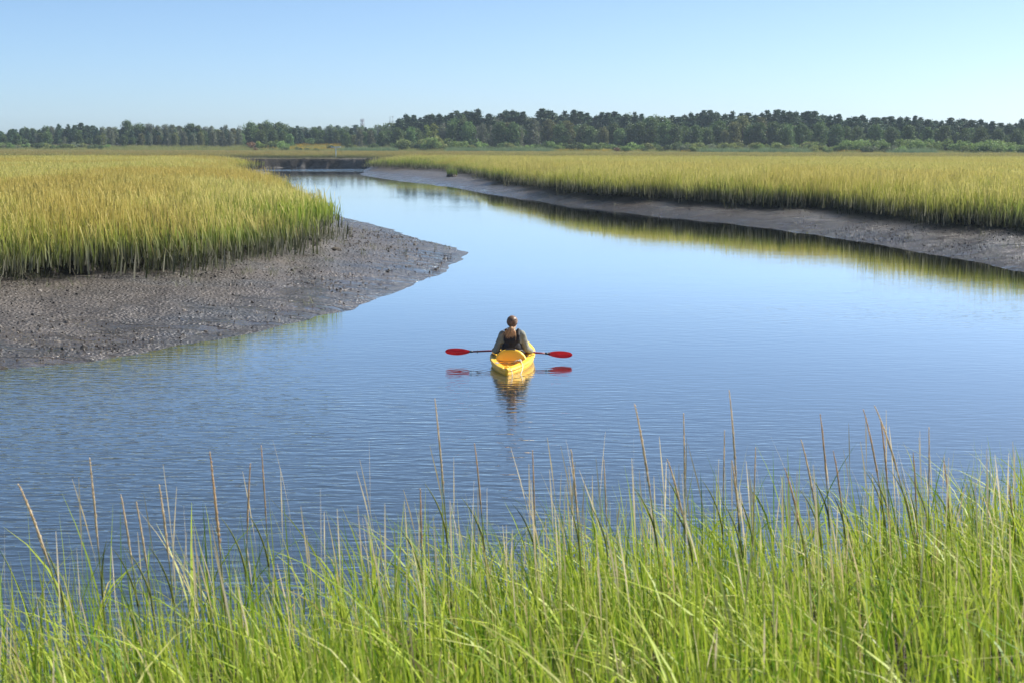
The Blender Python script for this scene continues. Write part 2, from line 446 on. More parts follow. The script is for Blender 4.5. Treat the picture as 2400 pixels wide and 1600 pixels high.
def marsh_mat(name, green, olive, straw, rust, seedc, patch=0.09, silt_shade=(1.66, 2.48), trans=0.4):
    m = Mat(name)
    p = m.pos(); X, Y, Z = m.xyz(p)
    hh = m.attr('h'); sd = m.attr('seed'); rn = m.attr('rnd'); ri = m.rand()
    flat = m.mapping(p, (1, 0.55, 0))
    pa = m.noise(flat, patch, 4, 0.6); pb = m.noise(m.mapping(p, (1, 0.5, 0), loc=(37, 11, 0)), patch * 2.2, 3, 0.6)
    c = m.mix(m.ramp(pa, 0.44, 0.56), green, olive)
    c = m.mix(m.math('MULTIPLY', rn, 0.38), c, straw)
    ru = m.math('MULTIPLY', m.ramp(pb, 0.46, 0.56), m.ramp(X, -3.0, -9.0, 0.35, 1.0))
    tipc = m.mix(ru, straw, rust)
    c = m.mix(m.math('MULTIPLY', m.ramp(hh, 0.45, 1.0), m.ramp(pb, 0.40, 0.56, 0.2, 0.8)), c, tipc)
    sc_ = m.mix(ru, seedc, rust)
    c = m.mix(m.math('MULTIPLY', sd, m.ramp(hh, 0.45, 0.75)), c, sc_)
    c = m.mix(m.math('MULTIPLY', ri, 0.25), c, m.mix(0.5, c, green))
    if silt_shade:     # stalks silted grey by the tide, painted higher and darker as bank shade
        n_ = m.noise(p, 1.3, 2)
        stalk_z = m.math('ADD', Z, m.math('MULTIPLY', m.math('SUBTRACT', n_, 0.5), 0.7))
        c = m.mix(m.ramp(stalk_z, silt_shade[0], silt_shade[1], 0.93, 0.0), c, m.mix(m.ramp(rn, 0.45, 1.0), (0.034, 0.037, 0.021), (0.190, 0.182, 0.150)))
    m.leafy(c, trans, 0.55, 0.25)
    return m.m

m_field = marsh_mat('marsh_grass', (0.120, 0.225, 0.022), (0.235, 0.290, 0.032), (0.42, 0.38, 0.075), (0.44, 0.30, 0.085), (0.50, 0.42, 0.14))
m_far = marsh_mat('far_marsh_grass', (0.170, 0.265, 0.030), (0.295, 0.325, 0.045), (0.46, 0.43, 0.095), (0.46, 0.36, 0.10), (0.52, 0.46, 0.15), patch=0.03, silt_shade=(0.9, 1.75))

def scatter_object(name, pts, rot, scl, vid, protos):
    """ONE object of geometry-node instances: points with rotation, scale and which tuft"""
    me = bpy.data.meshes.new(name)
    me.vertices.add(len(pts)); me.vertices.foreach_set('co', np.asarray(pts, np.float32).ravel())
    a = me.attributes.new('rot', 'FLOAT_VECTOR', 'POINT'); a.data.foreach_set('vector', np.asarray(rot, np.float32).ravel())
    a = me.attributes.new('scl', 'FLOAT_VECTOR', 'POINT'); a.data.foreach_set('vector', np.asarray(scl, np.float32).ravel())
    a = me.attributes.new('vid', 'INT', 'POINT'); a.data.foreach_set('value', np.asarray(vid, np.int32))
    for pm in protos:
        for mt in pm.materials:
            if mt.name not in me.materials: me.materials.append(mt)
    o = link(name, me)
    ng = bpy.data.node_groups.new(name, 'GeometryNodeTree')
    ng.interface.new_socket('Geometry', in_out='INPUT', socket_type='NodeSocketGeometry')
    ng.interface.new_socket('Geometry', in_out='OUTPUT', socket_type='NodeSocketGeometry')
    N, L = ng.nodes, ng.links
    gi, go = N.new('NodeGroupInput'), N.new('NodeGroupOutput')
    jn = N.new('GeometryNodeJoinGeometry')
    for pm in protos:
        po = bpy.data.objects.new(name, pm)
        oi = N.new('GeometryNodeObjectInfo'); oi.inputs['Object'].default_value = po; oi.inputs['As Instance'].default_value = False
        g2 = N.new('GeometryNodeGeometryToInstance')
        L.new(oi.outputs['Geometry'], g2.inputs[0]); L.new(g2.outputs[0], jn.inputs[0])
    ip = N.new('GeometryNodeInstanceOnPoints'); ip.inputs['Pick Instance'].default_value = True
    def na(nm, ty):
        x = N.new('GeometryNodeInputNamedAttribute'); x.data_type = ty; x.inputs['Name'].default_value = nm; return x.outputs['Attribute']
    er = N.new('FunctionNodeEulerToRotation')
    L.new(na('rot', 'FLOAT_VECTOR'), er.inputs[0])
    L.new(gi.outputs[0], ip.inputs['Points']); L.new(jn.outputs[0], ip.inputs['Instance'])
    L.new(na('vid', 'INT'), ip.inputs['Instance Index']); L.new(er.outputs[0], ip.inputs['Rotation']); L.new(na('scl', 'FLOAT_VECTOR'), ip.inputs['Scale'])
    L.new(ip.outputs[0], go.inputs[0])
    md = o.modifiers.new('scatter', 'NODES'); md.node_group = ng
    return o

def sample(d0, d1, dens, side=0.42, extra=6.0, x0=None, x1=None):
    """random ground points between depths d0 and d1 across the view (dens per square metre)"""
    wmax = side * d1 + extra
    n = int((d1 - d0) * 2 * wmax * dens)
    P = np.column_stack([rng.uniform(-wmax, wmax, n), rng.uniform(d0, d1, n)])
    keep = np.abs(P[:, 0]) < side * P[:, 1] + extra
    return P[keep]

def field(lods, name_tests, protos, hfun):
    out = {k: [] for k, _ in name_tests}
    for (d0, d1, dens), (plo, phi) in lods:
        P = sample(max(26, d0 * 0.8), d1 * 1.25, dens)
        u_ = P[:, 1] * rng.uniform(0.8, 1.25, len(P))
        P = P[((u_ >= d0) | (d0 <= 26)) & ((u_ < d1) | (d1 > 500))]
        z, dm, dw = ground(P)
        px = 1200 + P[:, 0] / P[:, 1] * F_PX
        ok = (dm > 0.02) & (P[:, 1] < edge_D(px) + 2) & (P[:, 1] > 20)
        P, z, dm = P[ok], z[ok], dm[ok]
        vid = rng.integers(plo, phi, len(P))
        hs = hfun(P, dm) * rng.uniform(0.82, 1.12, len(P))
        for k, test in name_tests:
            s = test(P)
            out[k].append((np.column_stack([P[s], z[s]]), vid[s], hs[s]))
    for d0, d1, dens in ((26, 75, 15.0), (75, 150, 5.0)):       # ragged tufts that hang over and below the edge of the bank
        P = sample(d0, d1, dens); z, dm, dw = ground(P)
        pr = np.where(dm > 0, 1 - dm / 0.9, np.exp(dm / 0.35) * 0.55)
        ok = (dm < 0.9) & (dw > 0.8) & (rng.uniform(0, 1, len(P)) < pr)
        P, z, dm = P[ok], z[ok], dm[ok]
        hs = np.where(dm > 0, rng.uniform(0.55, 1.15, len(P)), rng.uniform(0.25, 0.75, len(P)) * np.exp(dm / 0.8)) * (1.0 if d0 < 70 else 1.25)
        vid = rng.integers(19, 25, len(P))
        for k, test in name_tests:
            s = test(P); out[k].append((np.column_stack([P[s], z[s]]), vid[s], hs[s]))
    return {k: tuple(np.concatenate([q[i] for q in v]) for i in range(3)) for k, v in out.items()}

field_protos = [tuft('grass_tuft', 0.36, 40, 0.0062, m_field, 0.62, 1.0, 4, 0.25, 0.25) for _ in range(7)]
field_protos += [tuft('grass_tuft', 0.75, 76, 0.0115, m_field, 0.64, 1.0, 3, 0.23, 0.25) for _ in range(6)]
field_protos += [tuft('grass_tuft', 1.9, 120, 0.036, m_far, 0.72, 1.0, 2, 0.15, 0.25) for _ in range(6)]
field_protos += [tuft('edge_tuft', 0.34, 44, 0.0072, m_field, 0.40, 1.0, 5, 0.42, 0.05, arch=0.45) for _ in range(6)]

def grass_height(P, dm):
    cut = (P[:, 1] > 226) & (P[:, 0] < -19)
    tall = 1.22 - 0.46 * sst(0.5, 9.0, dm) - 0.40 * sst(1.3, 0.0, dm)
    big = 1 + 0.30 * fbm(P[:, 0] * 0.12, P[:, 1] * 0.07, 3, 51) + 0.42 * fbm(P[:, 0] * 0.8, P[:, 1] * 0.5, 3, 57)
    slump = np.exp(-((P[:, 0] + 7.2) ** 2 + (P[:, 1] - 46.5) ** 2) / 9.0)
    return np.where(cut, 0.72, tall * (1 - 0.35 * slump) * big)

is_left = lambda P: sdist(P, LEFT_MARSH) > -3
FLD = field([((26, 62, 25), (0, 7)), ((62, 110, 9.0), (7, 13)), ((110, 180, 3.2), (7, 13)), ((180, 520, 0.75), (13, 19))],
            [('left', lambda P: is_left(P) & (P[:, 1] < 215)), ('right', lambda P: ~is_left(P) | (P[:, 1] >= 215))], field_protos, grass_height)
for side, nm, lab in (('left', 'marsh_grass', 'golden green marsh grass on the left bank with silted stalks painted darker for shade'),
                      ('right', 'marsh_grass', 'tan and green marsh grass of the right bank reaching to the wood')):
    P, vid, hs = FLD[side]
    n = len(P)
    rot = np.column_stack([rng.normal(0, 0.05, n), rng.normal(0, 0.05, n), rng.uniform(0, 6.283, n)])
    scl = np.column_stack([rng.uniform(0.85, 1.2, n)] * 2 + [hs])
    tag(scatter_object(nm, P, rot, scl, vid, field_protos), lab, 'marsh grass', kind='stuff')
    print('grass', side, n)

# short stubble and dead stems along the foot of both banks, on the mud
m_stub = marsh_mat('mud_stubble', (0.10, 0.12, 0.05), (0.16, 0.15, 0.09), (0.30, 0.28, 0.19), (0.25, 0.22, 0.15), (0.30, 0.27, 0.19), silt_shade=False, trans=0.3)
stub = [tuft('stubble', 0.16, 9, 0.011, m_stub, 0.4, 1.0, 3, 0.35, 0.1, arch=0.3) for _ in range(5)]
P = sample(26, 100, 3.5)
z, dm, dw = ground(P)
ok = (dm < 0.15) & (dw > 0.6) & (rng.uniform(0, 1, len(P)) < np.exp(np.minimum(dm, 0) / 0.9) * 0.8 + 0.006) & (P[:, 1] > 20)
P, z = P[ok], z[ok]; n = len(P)
tag(scatter_object('stubble_grass', np.column_stack([P, z]), np.column_stack([rng.normal(0, .2, n), rng.normal(0, .2, n), rng.uniform(0, 6.28, n)]),
                   np.column_stack([np.ones(n), np.ones(n), rng.uniform(0.15, 0.55, n)]), rng.integers(0, 5, n), stub),
    'sparse pale grass stubble sprouting from the mud below the banks', 'grass', kind='stuff')

# loose crumbs of mud over both flats
mc = Mat('mud_crumb')
p_ = mc.pos(); f_ = mc.noise(p_, 6.0, 4)
mc.base(mc.mix(mc.ramp(mc.rand(), 0.0, 1.0), (0.024, 0.020, 0.017), (0.120, 0.104, 0.088))); mc.rough(0.7)
mc.bump(f_, 1.0, 0.02)
def lump_mesh(name, r, mat, sub=2, amp=0.35, flat=0.6):
    bm = bmesh.new(); bmesh.ops.create_icosphere(bm, subdivisions=sub, radius=1.0)
    o3 = rng.uniform(0, 100, 3)
    V = np.array([v.co[:] for v in bm.verts]); F = [[v.index for v in f.verts] for f in bm.faces]; bm.free()
    d = 1 + amp * 2 * fbm(V[:, 0] * 1.4 + o3[0] + V[:, 2], V[:, 1] * 1.4 + o3[1] - V[:, 2], 3, 3)
    V = V * d[:, None] * r; V[:, 2] *= flat
    return mesh_from(name, V, F, mat, smooth=False)
crumbs = [lump_mesh('mud_crumb', 0.05, mc.m, 1, 0.5, 0.6) for _ in range(5)]
P = np.concatenate([sample(20, 62, 45.0), sample(62, 110, 8.0)])
z, dm, dw = ground(P)
ok = (dm < 0) & (dw > 0.25) & (rng.uniform(0, 1, len(P)) < 0.35 + 1.3 * fbm(P[:, 0] * 0.4, P[:, 1] * 0.3, 3, 61)) & (P[:, 1] > 19)
P, z = P[ok], z[ok]; n = len(P)
s_ = np.exp(rng.normal(-1.15, 0.45, n))
tag(scatter_object('mud_crumbs', np.column_stack([P, z + 0.005]), rng.uniform(0, 6.28, (n, 3)), np.column_stack([s_ * 1.3, s_ * 1.1, s_ * 0.8]), rng.integers(0, 5, n), crumbs),
    'small wet crumbs of mud strewn over the tidal flats', 'mud', kind='stuff')
print('crumbs', n)
mq = Mat('peat_rubble'); q_ = mq.pos(); f_ = mq.noise(q_, 9.0, 5, 0.65)
mq.base(mq.mix(mq.ramp(f_, 0.35, 0.65), (0.014, 0.011, 0.008), (0.060, 0.048, 0.034))); mq.rough(0.85); mq.bump(f_, 1.0, 0.04)
rub = [lump_mesh('peat_lump', 0.16, mq.m, 2, 0.6, 0.7) for _ in range(6)]
P = sample(26, 110, 9.0); z, dm, dw = ground(P)
ok = (dm > -0.55) & (dm < 0.25) & (dw > 0.6) & (rng.uniform(0, 1, len(P)) < 0.25 + 1.6 * fbm(P[:, 0] * 0.5, P[:, 1] * 0.5, 3, 63)) & (P[:, 1] > 20)
P, z, dm = P[ok], z[ok], dm[ok]; n = len(P); s_ = np.exp(rng.normal(-0.1, 0.45, n)) * np.where(dm < -0.2, 0.5, 1.0)
tag(scatter_object('peat_rubble', np.column_stack([P, z + 0.02]), rng.uniform(0, 6.28, (n, 3)), np.column_stack([s_ * 1.3, s_ * 1.1, s_]), rng.integers(0, 6, n), rub),
    'dark crumbled peat along the foot of the grass banks', 'peat', kind='stuff')


# ------------------------------------------------------------------ trees of the far wood
def leaf_mat(name, a, b, trans=0.25):
    m = Mat(name)
    f = m.attr('v'); r = m.rand()
    c = m.mix(f, a, b)
    hs = m.n('ShaderNodeHueSaturation'); m.l(c, hs.inputs['Color'])
    m.l(m.math('ADD', 0.485, m.math('MULTIPLY', r, 0.03)), hs.inputs['Hue'])
    m.l(m.math('ADD', 0.75, m.math('MULTIPLY', r, 0.5)), hs.inputs['Value'])
    m.leafy(hs.outputs[0], trans, 0.6, 0.2)
    return m.m
LM = {
 'shrub': leaf_mat('shrub_leaves', (0.120, 0.190, 0.050), (0.200, 0.270, 0.080), 0.35),
 'shrub_o': leaf_mat('dark_shrub_leaves', (0.070, 0.115, 0.040), (0.115, 0.160, 0.055), 0.35),
 'shrub_y': leaf_mat('olive_shrub_leaves', (0.150, 0.185, 0.055), (0.240, 0.260, 0.085), 0.35),
 'shrub_g': leaf_mat('willow_leaves', (0.125, 0.160, 0.090), (0.190, 0.220, 0.130), 0.35),
 'pine': leaf_mat('pine_needles', (0.036, 0.077, 0.045), (0.068, 0.119, 0.054), 0.12),
 'oak': leaf_mat('oak_leaves', (0.062, 0.108, 0.035), (0.108, 0.159, 0.048)),
 'olive': leaf_mat('olive_leaves', (0.101, 0.121, 0.042), (0.179, 0.179, 0.065)),
 'grey': leaf_mat('grey_green_leaves', (0.097, 0.121, 0.076), (0.176, 0.193, 0.118)),
 'lime': leaf_mat('lime_leaves', (0.133, 0.189, 0.035), (0.210, 0.252, 0.049)),
 'fresh': leaf_mat('fresh_leaves', (0.088, 0.160, 0.047), (0.144, 0.216, 0.072)),
 'rust': leaf_mat('rust_leaves', (0.13, 0.060, 0.030), (0.20, 0.10, 0.045)),
}
m_bark = simple('bark', (0.085, 0.068, 0.055), 0.9, 0.2, 0.3, 4.0)
m_pale = simple('pale_bark', (0.23, 0.215, 0.20), 0.9, 0.2, 0.25, 4.0)

def leaf_quads(C, size, up=0.3, v=None):
    n = len(C)
    N = rng.normal(0, 1, (n, 3)); N[:, 2] += up * 2; N /= np.linalg.norm(N, axis=1)[:, None]
    T = np.cross(N, rng.normal(0, 1, (n, 3))); T /= np.linalg.norm(T, axis=1)[:, None]
    B = np.cross(N, T)
    s = (size * rng.uniform(0.55, 1.25, n))[:, None]
    k = rng.uniform(0.45, 0.9, n)[:, None]
    V = np.stack([C - T * s, C + B * s * k, C + T * s, C - B * s * k * 0.8], 1).reshape(-1, 3)
    F = np.arange(4 * n).reshape(n, 4)
    vv = rng.uniform(0, 1, n) if v is None else v
    return V, F, np.repeat(vv, 4)

def limb(mb, a, b, r0, r1, bend=0.1, n=5, seg=5):
    a, b = np.asarray(a, float), np.asarray(b, float)
    t = np.linspace(0, 1, n)[:, None]
    o = rng.normal(0, bend, 3) * np.linalg.norm(b - a)
    mb.tube(a + (b - a) * t + o * np.sin(t * math.pi) * 0.6, np.linspace(r0, r1, n), seg)

def pine_proto(seed, h=16.0, full=0.8):
    """white pine: layers of flat, upswept plumes round a straight trunk"""
    mb = MB(); limb(mb, (0, 0, -0.5), (rng.normal(0, .2), rng.normal(0, .2), h * 0.97), 0.26, 0.04, 0.004, 8, 7)
    C, v = [], []
    z = h * rng.uniform(0.16, 0.26)
    while z < h * 0.99:
        u = z / h
        prof = (0.55 + 0.45 * math.sin(min(1, (u - 0.1) / 0.5) * math.pi / 2)) * (1 - max(0, (u - 0.50) / 0.53) ** 1.75)
        for b in range(rng.integers(4, 7)):
            a = rng.uniform(0, 6.283); L = max(0.5, h * 0.215 * full * prof * rng.uniform(0.45, 1.3))
            tip = np.array([math.cos(a) * L, math.sin(a) * L, z + L * rng.uniform(0.05, 0.40)])
            limb(mb, (0, 0, z), tip, 0.07, 0.02, 0.03, 3, 3)
            sh = rng.uniform(0, 1)
            k = int(12 + 34 * L)
            t = rng.uniform(0.15, 1.05, k)
            wdt = 0.15 * L + 0.25
            q = np.column_stack([tip[0] * t, tip[1] * t, z + (tip[2] - z) * t]) + rng.normal(0, 1, (k, 3)) * np.array([wdt, wdt, 0.20])
            C.append(q); v.append(np.full(k, sh) * 0.6 + rng.uniform(0, 0.4, k))
        z += h * rng.uniform(0.035, 0.065)
    k = 14
    C.append(np.column_stack([rng.normal(0, .22, k), rng.normal(0, .22, k), h * rng.uniform(0.93, 1.03, k)])); v.append(rng.uniform(0, 1, k))
    V, F, vv = leaf_quads(np.concatenate(C), 0.34, 0.25, np.concatenate(v))
    return mb.mesh('trunk', m_bark), mesh_from('crown', V, F, LM['pine'], {'v': vv})

def broad_proto(seed, h, w_, mat, n=2400, low=0.15, lobes=14, size=0.36, bark=None, thin=1.0, point=0.0):
    """broadleaved tree: limbs carrying uneven clumps of leaves with gaps between them"""
    mb = MB(); ctr = np.array([0, 0, h * 0.45])
    limb(mb, (0, 0, -0.5), (rng.normal(0, .3), rng.normal(0, .3), h * 0.55), 0.022 * h, 0.012 * h, 0.03, 6, 7)
    C, v = [], []
    for k in range(lobes):
        u = (k + rng.uniform(0.2, 0.8)) / lobes
        zc = h * (low + (0.88 - low) * u)
        rr = w_ * 0.5 * math.sin(math.pi * min(1, 0.22 + 0.78 * u) ** (1.1 + point)) ** 0.6 * rng.uniform(0.35, 0.95)
        a = k * 2.4 + rng.uniform(-0.5, 0.5)
        c = np.array([math.cos(a) * rr * 0.75, math.sin(a) * rr * 0.75, zc])
        limb(mb, (0, 0, max(0.3, zc - h * 0.22)), c, 0.008 * h, 0.003 * h, 0.08, 4, 4)
        s = w_ * rng.uniform(0.15, 0.26)
        for e in range(3):
            limb(mb, c - (0, 0, s * .4), c + rng.normal(0, 0.6, 3) * s, 0.004 * h, 0.0015 * h, 0.1, 3, 3)
        m = int(n / lobes * thin)
        d = rng.normal(0, 1, (m, 3)); d /= np.linalg.norm(d, axis=1)[:, None]
        rad = s * rng.uniform(0.35, 1.0, m) ** 0.5 * (1 + 0.35 * np.sin(d[:, 0] * 5 + k) * np.sin(d[:, 1] * 4 + 2 * k))
        C.append(c + d * rad[:, None] * np.array([1, 1, 0.85])); v.append(np.full(m, rng.uniform(0, 0.6)) + rng.uniform(0, 0.4, m))
    V, F, vv = leaf_quads(np.concatenate(C), size, 0.25, np.concatenate(v))
    return mb.mesh('trunk', bark or m_bark), mesh_from('crown', V, F, mat, {'v': vv})

def snag_proto(h, tiers=22):
    mb = MB(); limb(mb, (0, 0, -0.5), (0.15, 0, h), 0.17, 0.02, 0.004, 8, 6)
    br = MB()
    for k in range(tiers * 4):
        z = h * rng.uniform(0.35, 0.99); L = h * 0.11 * (1.15 - z / h) ** 0.5 * rng.uniform(0.4, 1.3); a = rng.uniform(0, 6.283)
        limb(br, (0, 0, z), (math.cos(a) * L, math.sin(a) * L, z + L * rng.uniform(-0.1, 0.35)), 0.035, 0.012, 0.08, 3, 3)
    return mb.mesh('trunk', m_pale), br.mesh('branches', simple('dead_twigs', (0.13, 0.085, 0.07), 0.9, 0.2))

def shrub_proto(h, w_, mat, n=1100):
    mb = MB(); C, v = [], []
    for k in range(7):
        a = rng.uniform(0, 6.283); q = w_ * 0.36 * rng.uniform(0, 1) ** 0.5
        c = np.array([math.cos(a) * q, math.sin(a) * q, h * rng.uniform(0.3, 0.72)])
        limb(mb, (0, 0, -0.2), c, 0.05, 0.02, 0.05, 3, 4)
        m = n // 7; d = rng.normal(0, 1, (m, 3)); d /= np.linalg.norm(d, axis=1)[:, None]
        s = rng.uniform(0.6, 1.0)
        C.append(c + d * (rng.uniform(0.4, 1, m) ** 0.5)[:, None] * np.array([w_ * 0.27, w_ * 0.27, h * 0.30]) * s); v.append(np.full(m, rng.uniform(0, 0.6)) + rng.uniform(0, .4, m))
    P = np.concatenate(C); P[:, 2] = np.abs(P[:, 2])
    V, F, vv = leaf_quads(P, 0.24, 0.25, np.concatenate(v))
    return mb.mesh('stems', m_bark), mesh_from('crown', V, F, mat, {'v': vv})

# prototypes: kind -> list of (trunk mesh, crown mesh, height)
PR = {}
def reg(kind, h, pair): PR.setdefault(kind, []).append((pair[0], pair[1], h))
for k in range(6): reg('pine', 16, pine_proto(k, 16, 0.62 + 0.07 * k))
for k in range(5): reg('oak', 15, broad_proto(k, 15, 10 + k * 0.6, LM['oak'], 4200, 0.10, 20, 0.40))
for k in range(3): reg('olive', 14, broad_proto(k, 14, 9, LM['olive'], 3600, 0.10, 18, 0.36))
for k in range(4): reg('grey', 13, broad_proto(k, 13, 6.4, LM['grey'], 3000, 0.06, 18, 0.27, m_pale, 0.9))
for k in range(2): reg('bare', 12, broad_proto(k, 12, 5.0, LM['grey'], 1300, 0.15, 15, 0.17, m_pale, 0.35))
for k in range(3): reg('fresh', 10, broad_proto(k, 10, 7.5, LM['fresh'], 3200, 0.04, 16, 0.30))
for k in range(2): reg('lime', 10, broad_proto(k, 10, 4.6, LM['lime'], 1400, 0.08, 11, 0.26, m_pale, 0.8, 0.6))
for k in range(2): reg('snag', 15, snag_proto(15))
for k in range(4): reg('shrub_fresh', 4, shrub_proto(4, 5.5 + 0.5 * k, LM['shrub']))
for k in range(3): reg('shrub_oak', 4, shrub_proto(4, 5.5, LM['shrub_o']))
for k in range(3): reg('shrub_olive', 4, shrub_proto(4, 6.0, LM['shrub_y']))
for k in range(2): reg('shrub_grey', 4, shrub_proto(4, 6.0, LM['shrub_g']))
reg('shrub_lime', 4, shrub_proto(4, 4.0, LM['lime'])); reg('shrub_rust', 4, shrub_proto(4, 5.0, LM['rust'], 500))
NAME = {'pine': ('pine_tree', 'pine tree'), 'oak': ('leafy_tree', 'tree'), 'olive': ('leafy_tree', 'tree'), 'grey': ('birch_tree', 'tree'), 'bare': ('bare_tree', 'tree'),
        'fresh': ('leafy_tree', 'tree'), 'lime': ('birch_tree', 'tree'), 'snag': ('dead_tree', 'dead tree')}
counts = {}
def plant(kind, px, top, depth, label, group=None, wide=1.0, yaw=None):
    """one tree or shrub: centre column px and top row of the photograph at a given depth gives its place and real height"""
    T = at(px, top, depth)
    g = float(ground(np.array([[T[0], T[1]]]))[0][0])
    hgt = max(0.8, T[2] - g)
    lst = PR[kind]; i = counts.get(kind, 0); counts[kind] = i + 1
    tm, cm, h0 = lst[(i * 7 + i // len(lst)) % len(lst)]
    nm, cat = NAME.get(kind, ('shrub', 'shrub'))
    o = empty(nm, (T[0], T[1], g), rng.uniform(0, 6.283) if yaw is None else yaw)
    s = hgt / h0; sw = wide * (s if kind != 'pine' else s ** 0.8)
    o.scale = (sw, sw, s)
    a = link(tm.name.split('.')[0], tm, o); b = link(cm.name.split('.')[0], cm, o)
    if b.name.startswith('branches'): b['kind'] = 'stuff'
    return tag(o, label, cat, group)

def zone(px):
    for lim, nm in ((150, 'at the far left end of the wood'), (430, 'behind the left marsh'), (690, 'near the goldenrod field'), (930, 'in the low wood below the phone mast'),
                    (1200, 'right of the two bare snags'), (1480, 'in the middle wood'), (1700, 'left of the golden topped oak'), (1960, 'beside the golden topped oak'),
                    (2200, 'in the right pine wood'), (9999, 'at the far right end of the wood')):
        if px < lim: return nm

def depth_of(px, extra): return float(edge_D(px)) + extra

# the skyline, tree by tree: kind, column and top row in the photograph
SKY = [('oak',0,306),('oak',25,303),('oak',58,298),('oak',75,299),('oak',108,294),('grey',122,292),('pine',137,289),('pine',160,289),('pine',175,293),('pine',190,289),('pine',204,291),('pine',216,293),
 ('pine',240,300),('grey',240,294),('grey',256,293),('grey',268,294),('oak',298,280),('oak',325,288),('grey',350,285),('grey',370,290),('grey',386,288),('grey',403,287),('grey',420,290),('oak',446,286),('oak',463,292),
 ('grey',481,293),('grey',495,291),('olive',512,301),('grey',528,290),('olive',545,298),('bare',561,287),('oak',590,285),('oak',610,287),('oak',626,283),('oak',652,285),('oak',668,290),('oak',684,296),('pine',697,297),
 ('oak',712,296),('oak',736,295),('oak',748,294),('oak',772,293),('pine',791,292),('oak',812,295),('pine',834,293),('oak',848,295),('oak',868,298),('oak',887,291),('oak',905,293),
 ('pine',936,275),('pine',952,269),('pine',970,271),('pine',985,276),('pine',1001,270),('pine',1013,265),('pine',1030,264),('pine',1046,272),('pine',1058,264),('pine',1070,260),('oak',1082,264),
 ('pine',1092,259),('pine',1106,260),('pine',1120,256),('oak',1143,273),('pine',1147,268),('bare',1165,266),('pine',1175,264),('pine',1186,260),('pine',1203,259),('pine',1212,261),('pine',1226,264),('grey',1238,270),('grey',1254,269),
 ('pine',1272,257),('pine',1286,258),('oak',1300,267),('pine',1316,267),('pine',1325,261),('pine',1346,260),('pine',1360,262),('pine',1376,262),('pine',1397,271),('pine',1410,261),('pine',1424,266),('pine',1440,264),('pine',1452,271),
 ('pine',1467,266),('oak',1478,267),('pine',1489,264),('pine',1504,266),('oak',1520,272),('oak',1537,269),('oak',1553,272),('pine',1576,271),('pine',1592,274),
 ('pine',1605,269),('pine',1620,265),('pine',1634,267),('pine',1650,260),('pine',1664,260),('pine',1679,261),('pine',1700,265),('pine',1716,261),('pine',1738,264),('pine',1753,264),('pine',1770,266),('pine',1787,262),
 ('pine',1800,258),('pine',1822,260),('pine',1836,258),('pine',1852,258),('pine',1866,260),('pine',1880,263),('pine',1893,262),('pine',1910,262),('pine',1927,269),('pine',1945,268),('pine',1958,269),('pine',1967,267),('pine',1990,276),
 ('pine',2005,274),('pine',2022,270),('pine',2045,275),('pine',2056,275),('pine',2072,276),('pine',2088,272),('pine',2110,274),('pine',2126,274),('pine',2145,274),('pine',2158,276),('pine',2176,280),('pine',2194,279),('pine',2208,281),
 ('pine',2228,277),('pine',2246,281),('pine',2258,280),('pine',2276,281),('pine',2299,280),('pine',2312,287),('pine',2326,283),('pine',2345,287),('pine',2366,288),('pine',2382,288),('pine',2396,281),('pine',2412,280),('pine',2430,284),('pine',2452,282),
 ('oak',-18,305),('oak',-40,302),('oak',-65,300),('pine',-90,297)]
LOOK = {'pine': 'dark pine on the skyline', 'oak': 'rounded dark green tree on the skyline', 'grey': 'slender grey green tree on the skyline',
        'olive': 'olive green tree on the skyline', 'bare': 'bare branched tree on the skyline'}
ONE = {298: 'tallest spreading oak standing above the left wood', 561: 'thin see-through tree between the grey wood and the dark oaks', 626: 'dark rounded tree, middle of the three oaks behind the goldenrod field',
       590: 'dark rounded tree, leftmost of the three oaks behind the goldenrod field', 652: 'dark rounded tree, rightmost of the three oaks behind the goldenrod field',
       1120: 'tall pine with feathery right edge beside the sky gap in the middle wood', 1272: 'broad topped pine standing alone above the grey trees in the middle wood', 936: 'slim dark pine standing just right of the two bare snags',
       1165: 'thin pale tree top rising in the sky gap of the middle wood', 190: 'taller pine of the clump left of the gap in the left wood', 204: 'pine next to the gap in the left wood', 1410: 'narrow pine crown right of the middle sky notch'}
FAR = {'pine': 62, 'oak': 58, 'grey': 52, 'olive': 48, 'bare': 54}
for kind, px, top in SKY:
    far_wood = 690 < px < 930
    d = depth_of(px, FAR[kind] + rng.uniform(0, 22) + (230 if far_wood else 0))
    lab = ONE.get(px) or '%s %s' % (LOOK[kind], zone(px))
    plant(kind, px, top + 1 + (rng.uniform(-1.5, 3.0) if kind == 'pine' else 0), d, lab, None if px in ONE else 'skyline %s trees %s' % (kind, zone(px)), rng.uniform(0.95, 1.75) if kind == 'pine' else rng.uniform(1.0, 1.4))
# two bare snags and their half-dead neighbour
plant('snag', 914, 271, depth_of(914, 64), 'bare dead snag, left one of the pair above the trees')
plant('snag', 920, 272, depth_of(920, 68), 'bare dead snag, right one of the pair above the trees')
